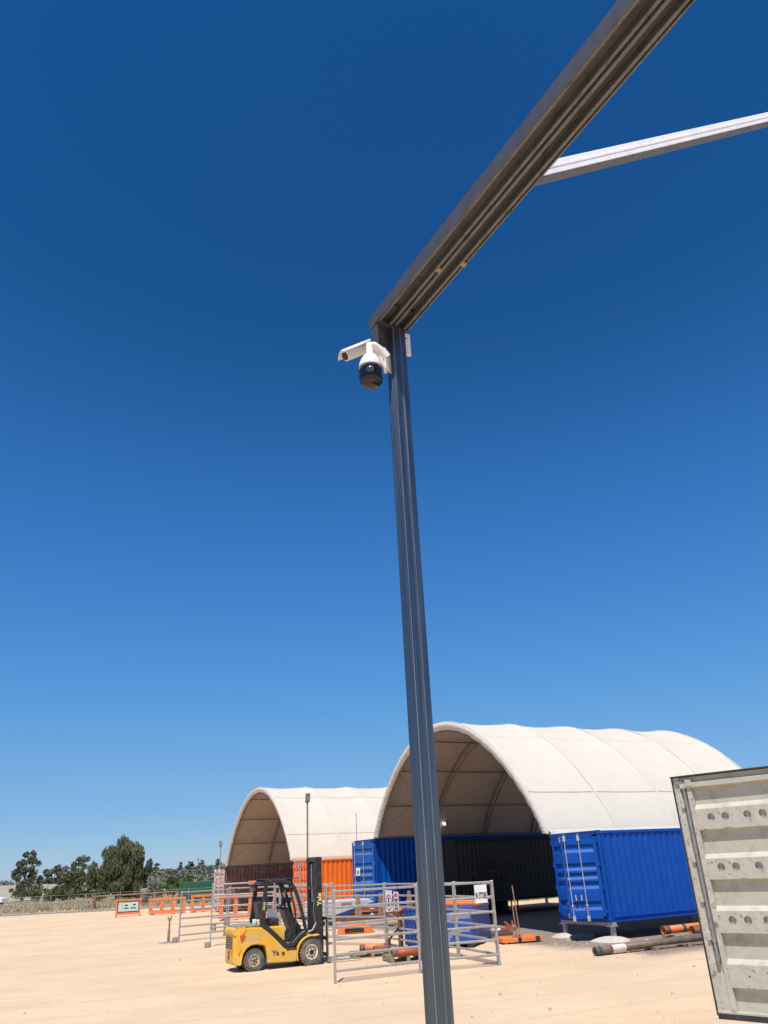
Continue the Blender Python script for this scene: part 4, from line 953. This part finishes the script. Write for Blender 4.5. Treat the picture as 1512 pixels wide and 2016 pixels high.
MB().box(.1,1.4,-.36,.36,.17,.45).build('chassis', M['black'], fk)
MB().box(-.385,.37,-.325,.325,.31,.63).build('wheel_well', M['black_matt'], fk)
# mast
ms = bpy.data.objects
mo_ = None
mst = MB()
for s_ in (-1, 1):
    o_ = MB().prism([(1.88,.10),(2.06,.10),(2.02,2.72),(1.84,2.72)], s_*.33-.035, s_*.33+.035).build('mast_rail', M['black'], fk, bevel=.006)
    MB().prism([(2.03,.15),(2.11,.15),(2.07,2.62),(1.99,2.62)], s_*.25-.03, s_*.25+.03).build('inner_mast_rail', M['black'], fk, bevel=.006)
    MB().tube([(1.97,s_*.15,.2),(1.94,s_*.15,1.55)], .04, 10).build('lift_cylinder', M['black'], fk)
    MB().tube([(1.94,s_*.15,1.55),(1.92,s_*.15,2.55)], .022, 10).build('lift_ram', M['rod'], fk)
MB().box(1.86,2.04,-.37,.37,2.62,2.74).build('mast_crosshead', M['black'], fk, bevel=.01)
MB().box(1.84,2.02,-.37,.37,1.88,1.96).build('mast_crossmember', M['black'], fk, bevel=.01)
MB().box(1.88,2.02,-.33,.33,.55,.68).build('mast_crossmember', M['black'], fk, bevel=.01)
MB().box(1.90,1.97,-.20,.10,1.98,2.60).build('mast_guard', M['gasket'], fk, bevel=.01)
MB().tube([(1.98,-.04,.8),(1.9,-.06,1.3),(1.93,-.03,1.9),(1.93,0,2.2)], .014, 6).build('hose', M['rod_dull'], fk)
MB().tube([(1.62,-.30,.80),(1.78,-.30,.85),(1.95,-.32,1.15)], .03, 8).build('tilt_cylinder', M['rod_dull'], fk)
for x in (0,): 
    ca = MB(); ca.box(2.12,2.16,-.50,.50,.18,.27); ca.box(2.12,2.16,-.50,.50,.58,.67)
    for y in (-.47,-.16,.16,.47): ca.box(2.12,2.155,y-.02,y+.02,.27,1.16)
    ca.box(2.12,2.155,-.49,.49,1.10,1.16); ca.build('carriage', M['black'], fk, bevel=.004)
for y in (-.38, .38):
    MB().prism([(2.17,.74),(2.21,.74),(2.21,.10),(3.22,.055),(3.24,.045),(2.17,.045)], y-.06, y+.06).build('fork', M['rod_dull'], fk, bevel=.004)
# lettering
sqz = lambda x: x if x > -.30 else -.30+(x+.30)*.62
for k_ in [cw]+kids(cw)+[k for k in kids(fk) if k.name.startswith('hood_cover')]:
    for v in k_.data.vertices: v.co.x = sqz(v.co.x)
text('Ya', .17, M['text'], bd, (.60,-.527,.385), (R(90),0,0), 1.15, bold=.0015, name='maker_lettering')
text('e', .17, M['text'], bd, (.82,-.527,.372), (R(90),0,0), 1.15, bold=.0015, name='maker_lettering')
mr_ = [k for k in kids(fk) if k.name.startswith('mast_rail')][0]
text('Yale', .19, M['yellow_text'], mr_, (1.965,-.367,1.62), (R(90),R(-90),0), 1.0, bold=.004, name='mast_lettering')
rp_ = [k for k in kids(fk) if k.name.startswith('rear_pillar')][0]
text('25UX', .085, M['yellow_text'], rp_, (.255,-.513,1.55), (R(90),R(-83),0), 1.0, bold=.002, name='pillar_lettering')

# ---------------------------------------------------------------- loose yard things
def pallet(name, lab, loc, rz, lx, ly, hgt=.13, mt=None, boards=7):
    t = thing(name, lab, 'pallet', loc, rz); mt = mt or M['timber']
    for k in range(boards):
        y = ly*k/(boards-1)*.9
        MB().box(0, lx, y, y+ly*.085, hgt-.02, hgt).build('top_board', mt, t)
    for x in (0, lx/2-.04, lx-.09): MB().box(x, x+.09, 0, ly*.985, .022, hgt-.021).build('bearer', mt, t)
    for y in (0, ly*.45, ly*.9): MB().box(0, lx, y, y+ly*.085, 0, .021).build('bottom_board', mt, t)
    return t
def pipe(name, lab, a, b, r, mt, cap=None, capl=.12, grp=None, bands=None):
    a = Vector(a); b = Vector(b); d = (b-a).normalized()
    t = thing(name, lab, 'pipe', a, 0, grp)
    L_ = (b-a).length; u = lambda s: tuple(d*s)
    MB().tube([u(0), u(L_)], r, 16, False).build('tube', mt, t, solid=.012)
    if cap:
        MB().tube([u(-.02), u(capl)], r*1.08, 16, False).build('threaded_end', cap, t, solid=.02)
        MB().tube([u(L_-capl), u(L_+.02)], r*1.08, 16, False).build('threaded_end', cap, t, solid=.02)
    for (s0, s1, m2, kr) in (bands or []): MB().tube([u(s0), u(s1)], r*kr, 16).build('band', m2, t)
    return t
pallet('pallet', 'grey timber pallet under the rusty orange pipe, left of the two', (-1.55,25.35,0), R(12), 1.15, .9)
pipe('pipe', 'rusty orange pipe with a dark flange on the left pallet', (-1.35,25.75,.22), (-.55,25.9,.22), .085, M['orange_steel'], M['rust'])
pipe('pipe', 'short rusty pipe lying across the left pallet', (-.95,25.5,.21), (-.45,25.65,.21), .07, M['rust'])
pallet('pallet', 'brown timber pallet loaded with red pipes beside the post', (-.42,23.72,0), R(18), 1.0, .85, .16)
for i, (dx, dy, dz, mt_) in enumerate([(-.22,.05,.24,'red_pipe'),(-.2,.27,.24,'red_pipe'),(-.25,.50,.24,'rust_pale')]):
    pipe('pipe', ['red pipe with a paper tag nearest on the brown pallet', 'red pipe in the middle of the brown pallet', 'pale rusty pipe at the back of the brown pallet'][i], (-.15+dx,23.72+dy,dz), (.65+dx,24.0+dy,dz), .075, M[mt_], M['rust'])
# dark braced stand
t = thing('braced_stand', 'dark steel stand with braced legs beside the no entry sign', 'stand', (-.15,27.7,0), R(28))
MB().box(-.06,.06,-.06,.06,0,.98).build('column', M['rust'], t)
for s_ in (-1, 1): MB().bar((0,0,.62), (s_*.42,0,.28), .05, .05).build('brace', M['black'], t); MB().box(s_*.42-.03,s_*.42+.03,-.04,.04,0,.30).build('leg', M['black'], t)
MB().box(-.5,.5,-.05,.05,.98,1.06).build('top_beam', M['rust'], t)
# blue bin
sk = thing('steel_bin', 'glossy blue steel bin with pale faded arcs on its long side', 'bin', (2.09,26.74,0), math.atan2(.331,-.943))
# local x along left face away, local y to the (-) side => use negative y as depth
MB().box(0,2.25,-2.4,0,.10,1.12).build('shell', M['skip'], sk, bevel=.02)
MB().box(-.03,2.28,-2.43,.03,1.06,1.14).build('rim', M['skip'], sk, bevel=.01)
for x in (.1, 2.05): MB().box(x,x+.12,-2.35,-.05,0,.10).build('skid', M['black'], sk)
arcm = MB()
for (r0, r1) in ((.95,1.25),(.45,.62)):
    n = 16; vs = []
    for i in range(n+1):
        a = R(95-85*i/n); 
        for r_ in (r0, r1): vs.append((min(2.2, max(.04, .15+r_*cos(a)*1.4)), .004, min(1.02, max(.13, .12+r_*sin(a)*.72))))
    arcm.add(vs, [(2*i,2*i+1,2*i+3,2*i+2) for i in range(n)])
arcm.build('faded_arc', M['skip_print'], sk)
t = thing('orange_tray', 'orange tray lying on top of the blue steel bin', 'tray', (1.9,27.6,1.14), R(-15))
MB().box(-.6,.6,-.3,.3,0,.10).build('tray', M['orange_steel'], t, bevel=.02); MB().box(-.55,.55,-.25,.25,.10,.14).build('tray_lid', M['orange_steel'], t, bevel=.02)
t = thing('mixer_box', 'dark machine box lying on the blue bin next to the post', 'machine', (.6,27.6,1.14), R(-10))
MB().box(-.3,.3,-.2,.2,0,.18).build('casing', M['lamp_grey'], t, bevel=.04); MB().tube([(-.35,0,.1),(-.5,-.05,.22)], .03, 8).build('spout', M['rail'], t)
MB().box(-.26,.26,-.205,-.2,.03,.14).build('vent', M['black'], t)
# orange base with upright rods
t = thing('rod_stand', 'flat orange steel base with three thin upright rods', 'stand', (3.05,27.2,0), R(14))
q = MB(); q.box(0,1.35,0,.06,.04,.16); q.box(0,1.35,.85,.91,.04,.16); q.box(0,.06,.06,.85,.04,.16); q.box(1.29,1.35,.06,.85,.04,.16); q.box(.06,1.29,.06,.85,.12,.14); q.build('base_frame', M['orange_steel'], t, bevel=.005)
MB().box(.52,.64,-.004,.1,.0,.165).build('fork_pocket', M['black'], t); MB().box(1.12,1.26,-.004,.1,.0,.165).build('fork_pocket', M['black'], t)
for (x, y, hh, tt) in ((.55,.45,.62,0),(.68,.50,1.05,-.04),(.82,.55,1.62,-.10)):
    MB().tube([(x,y,.14),(x+tt,y,hh)], .022, 8).build('rod', M['rust_pale'], t); MB().box(x-.05,x+.05,y-.05,y+.05,.14,.155).build('rod_foot', M['rust'], t)
t = thing('olive_crate', 'low olive crate lying behind the orange rod stand', 'crate', (2.75,28.9,0), R(20))
MB().box(0,1.0,0,.7,.03,.20).build('crate_body', M['olive'], t, bevel=.02); MB().box(-.05,1.05,-.02,.72,0,.03).build('crate_base', M['timber'], t)
t = thing('red_clamp', 'red steel clamp with an open jaw on the olive crate', 'tool', (2.95,29.2,.20), R(20))
MB().tube([(0,0,.06),(.35,.02,.06)], .05, 8).build('grip', M['white'], t); MB().prism([(.3,.02),(.75,.02),(.80,.12),(.52,.30),(.48,.28),(.55,.14),(.3,.12)], -.05, .05).build('jaw', M['red_pipe'], t, bevel=.01)
MB().lathe([(.04,-.06),(.09,-.06),(.09,.06),(.04,.06)], (.85,0,.10), 'y', 14).build('ring', M['red_pipe'], t)
# pipes by the right container
pallet('steel_cradle', 'low steel cradle with open bays under the long brown pipe', (6.72,23.50,0), R(22), 2.3, .60, .11, M['timber'], 2)
pipe('pipe', 'long brown pipe with a green end and a white band', (4.99,23.02,.11), (9.3,24.85,.22), .09, M['brown_pipe'], M['green_cap'], .16, None, [(.42,.50,M['rust'],1.12),(.52,.95,M['lpipe_white'],1.09)])
pipe('pipe', 'second brown pipe lying behind the long brown pipe', (7.2,24.55,.10), (10.0,26.0,.10), .075, M['brown_pipe'])
pipe('pipe', 'bright orange pipe with black threaded ends, upper of the stack', (7.45,24.95,.36), (9.8,26.25,.36), .095, M['orange_steel'], M['rust'], .20, None, [(.72,.85,M['lamp_grey'],1.1)])
pipe('pipe', 'orange pipe with a wide black mouth in front of the upper orange pipe', (8.25,24.85,.32), (10.4,26.0,.32), .11, M['orange_steel'], M['rust'], .42)
for (x, y) in ((7.75,25.0),(9.1,25.75)):
    o = MB().box(-.08,.08,-.35,.35,0,.20).build('timber_chock', M['timber']); o.location = (x,y+.15,0); o.rotation_euler = (0,0,R(28)); tag(o, {7.75:'timber chock under the left end of the orange pipes', 9.1:'timber chock under the right end of the orange pipes'}[x], 'chock')
o = MB().box(-.3,.3,-.12,.12,0,.14).build('timber_block', M['timber']); o.location = (5.75,27.9,0); o.rotation_euler = (0,0,R(-10)); tag(o, 'timber block on the gravel between the two pale footings', 'block')
# rusty racks in front of the faded blue container
t = thing('pipe_rack', 'low rusty steel rack with tapered uprights in front of the faded blue container', 'rack', (-2.3,36.6,0), R(26))
MB().box(-.4,4.4,0,.2,.30,.48).build('side_beam', M['rust'], t); MB().box(-.4,4.4,1.2,1.4,.30,.48).build('side_beam', M['rust'], t)
for x in (.4,1.5,2.9,3.9):
    MB().prism([(x-.16,.48),(x+.16,.48),(x+.06,1.35),(x-.06,1.35)], .06, .16).build('upright', M['rust_pale'], t)
for x in (0,2.0,4.0): MB().box(x,x+.2,.2,1.2,.30,.42).build('cross_beam', M['rust'], t)
for x in (-.2,3.9): MB().box(x,x+.3,-.05,1.45,0,.30).build('foot', M['orange_steel'], t)
pipe('pipe', 'orange pipe lying on the low rusty rack', (-.9,38.0,.60), (2.4,39.6,.60), .10, M['orange_steel'], M['rust'])
t = thing('valve', 'grey flanged valve standing on the low rusty rack', 'valve', (-1.4,37.3,.48), R(26))
MB().lathe([(0,0),(.14,0),(.14,.05),(.07,.06),(.07,.22),(.14,.23),(.14,.28),(0,.28)], (0,0,0), 'z', 14).build('valve_body', M['rail'], t); MB().tube([(0,0,.28),(0,0,.45)], .02, 6).build('stem', M['rust'], t)
t = thing('trailer', 'pale low trailer body with a navy wedge stripe beside the forklift mast', 'trailer', (-4.0,39.4,0), R(30))
MB().prism([(0,.42),(0,1.02),(2.7,1.02),(3.0,.86),(.9,.42)], 0, 1.6).build('trailer_body', M['paleblue'], t, bevel=.03)
MB().prism([(0,.34),(0,.42),(.9,.42),(3.0,.86),(3.0,.74),(1.0,.30)], -.01, 1.6).build('stripe', M['navy'], t)
MB().box(1.2,1.75,-.012,-.004,.72,.92).build('print', M['dusty'], t); MB().box(.1,2.4,.2,1.4,.12,.34).build('underframe', M['black'], t)
for x in (.6,1.6): MB().lathe([(0,-.1),(.20,-.1),(.2,.1),(0,.1)], (x,.25,.2), 'y', 18).build('wheel', M['rubber'], t)
t = thing('orange_wedge', 'orange steel wedge on the sand beside the fork tips', 'wedge', (-2.6,34.3,0), R(20))
MB().prism([(0,0),(.1,.3),(1.1,.36),(1.5,0)], 0, .5).build('wedge_shell', M['orange_steel'], t, bevel=.01); MB().box(.2,1.0,-.02,0,.05,.2).build('wedge_pocket', M['black'], t)

# orange racks on the left
def orange_rack(loc, rz, L_, hh, lab, posts):
    t = thing('orange_rack', lab, 'rack', loc, rz, 'orange steel racks in the yard')
    for y in (0, .9): MB().box(0,L_,y,y+.14,.08,.26).build('base_rail', M['orange_steel'], t, bevel=.01)
    MB().box(0,L_,.4,.55,hh-.14,hh).build('top_rail', M['orange_steel'], t, bevel=.01)
    for k in range(posts):
        x = .12+(L_-.24)*k/(posts-1)
        MB().prism([(x-.14,.26),(x+.14,.26),(x+.07,hh-.14),(x-.07,hh-.14)], .42, .53).build('tapered_post', M['orange_steel'], t)
        MB().box(x-.06,x+.06,.14,.9,.10,.22).build('cross_tie', M['orange_steel'], t)
    for x in (.2, L_-.4): MB().box(x,x+.2,-.03,1.07,0,.08).build('foot', M['rust'], t)
orange_rack((-18.2,60.2,0), R(14), 2.55, 1.05, 'left orange rack on the sand beside the sign frame', 4)
orange_rack((-15.4,60.9,0), R(14), 2.6, 1.12, 'second orange rack, between the left one and the yard panels', 4)
orange_rack((-10.6,48.6,0), R(14), 2.7, 1.25, 'orange rack behind the tail of the forklift', 4)
orange_rack((-7.3,47.2,0), R(14), 3.4, 1.30, 'orange rack seen under the forklift guard', 4)
t = thing('sign_frame', 'orange steel frame on feet holding a pale green printed board', 'sign frame', (-20.5,60.0,0), R(17))
for x in (0, 1.62): MB().box(x,x+.09,0,.09,.1,1.15).build('upright', M['orange_steel'], t)
MB().box(-.05,1.76,-.01,.10,1.0,1.09).build('top_rail', M['orange_steel'], t); MB().box(0,1.7,-.05,.12,.12,.26).build('bottom_rail', M['orange_steel'], t)
for x in (0, 1.6): MB().box(x,x+.12,-.45,.5,0,.12).build('foot', M['orange_steel'], t)
MB().box(.12,1.6,-.03,.03,.26,.98).build('board_frame', M['black'], t)
bo = MB().box(.18,1.54,-.045,-.031,.33,.91).build('board', M['teal_print'], t)
q = MB(); q.box(.62,.80,-.05,-.046,.66,.76); q.box(1.18,1.34,-.05,-.046,.68,.78); q.box(.55,.88,-.05,-.046,.49,.56); q.box(1.0,1.4,-.05,-.046,.49,.56); q.box(.42,.44,-.05,-.046,.38,.86); q.build('print', M['text'], bo)
t = thing('rail_stand', 'long rusty rail carried on wooden trestles behind the orange racks', 'rail stand', (-28.9,78.6,0), math.atan2(6.3,8.9))
MB().tube([(-.3,0,1.05),(11.2,0,1.05)], .07, 8).build('long_rail', M['rust_pale'], t)
for k in range(6):
    x = k*2.15
    for s_ in (-1, 1): MB().bar((x+s_*.22,s_*.4,0),(x-s_*.05,0,1.2), .09, .09).build('trestle_leg', M['rust'], t)
t = thing('grey_tank', 'tall grey tank behind the long rusty rail', 'tank', (-25.8,83.5,0), R(15))
MB().lathe([(0,0),(.42,0),(.42,1.35),(.36,1.48),(0,1.5)], (0,0,0), 'z', 18).build('shell', M['dusty'], t); MB().lathe([(.43,.5),(.44,.52),(.43,.54)], (0,0,0), 'z', 18).build('hoop', M['rail'], t)
t = thing('spanner_post', 'short pinkish post topped by an open spanner jaw', 'post', (-9.60,34.75,0), R(10))
MB().tube([(0,0,-.05),(0,0,.45)], .055, 10).build('sleeve', M['rust_pale'], t); MB().tube([(0,0,.45),(0,0,.78)], .030, 8).build('stem', M['rust'], t)
MB().prism([(-.03,.76),(.03,.76),(.09,.86),(.08,.96),(.045,.95),(.04,.88),(-.04,.88),(-.045,.95),(-.08,.96),(-.09,.86)], -.02, .02).build('jaw', M['rust_pale'], t)
MB().lathe([(0,.03),(.3,.02),(.42,-.01)], (0,0,0), 'z', 16).build('dirt_mound', M['conc_dark'], t)
for (x, y, hh, lab) in ((-9.28,34.55,.20,'small concrete cylinder beside the spanner post'), (-7.25,31.5,.18,'small concrete cylinder left of the tall yard panel post')):
    o = MB().lathe([(0,0),(.105,0),(.11,.01),(.11,hh-.01),(.10,hh),(0,hh)], (0,0,0), 'z', 18).build('concrete_cylinder', M['conc_dark']); o.location = (x,y,0); tag(o, lab, 'cylinder', 'concrete cylinders')
o = MB().box(-.13,.13,-.12,.12,0,.78).build('timber_post', M['timber'], bevel=.01); o.location = (-7.70,36.9,0); o.rotation_euler = (0,0,R(10)); tag(o, 'thick weathered timber post stub behind the yard panels', 'post')
o = MB().box(-.12,.12,-.12,.12,0,.30).build('grey_block', M['conc_dark'], bevel=.01); o.location = (-9.1,40.5,0); tag(o, 'pale grey block behind the far left yard panels', 'block')
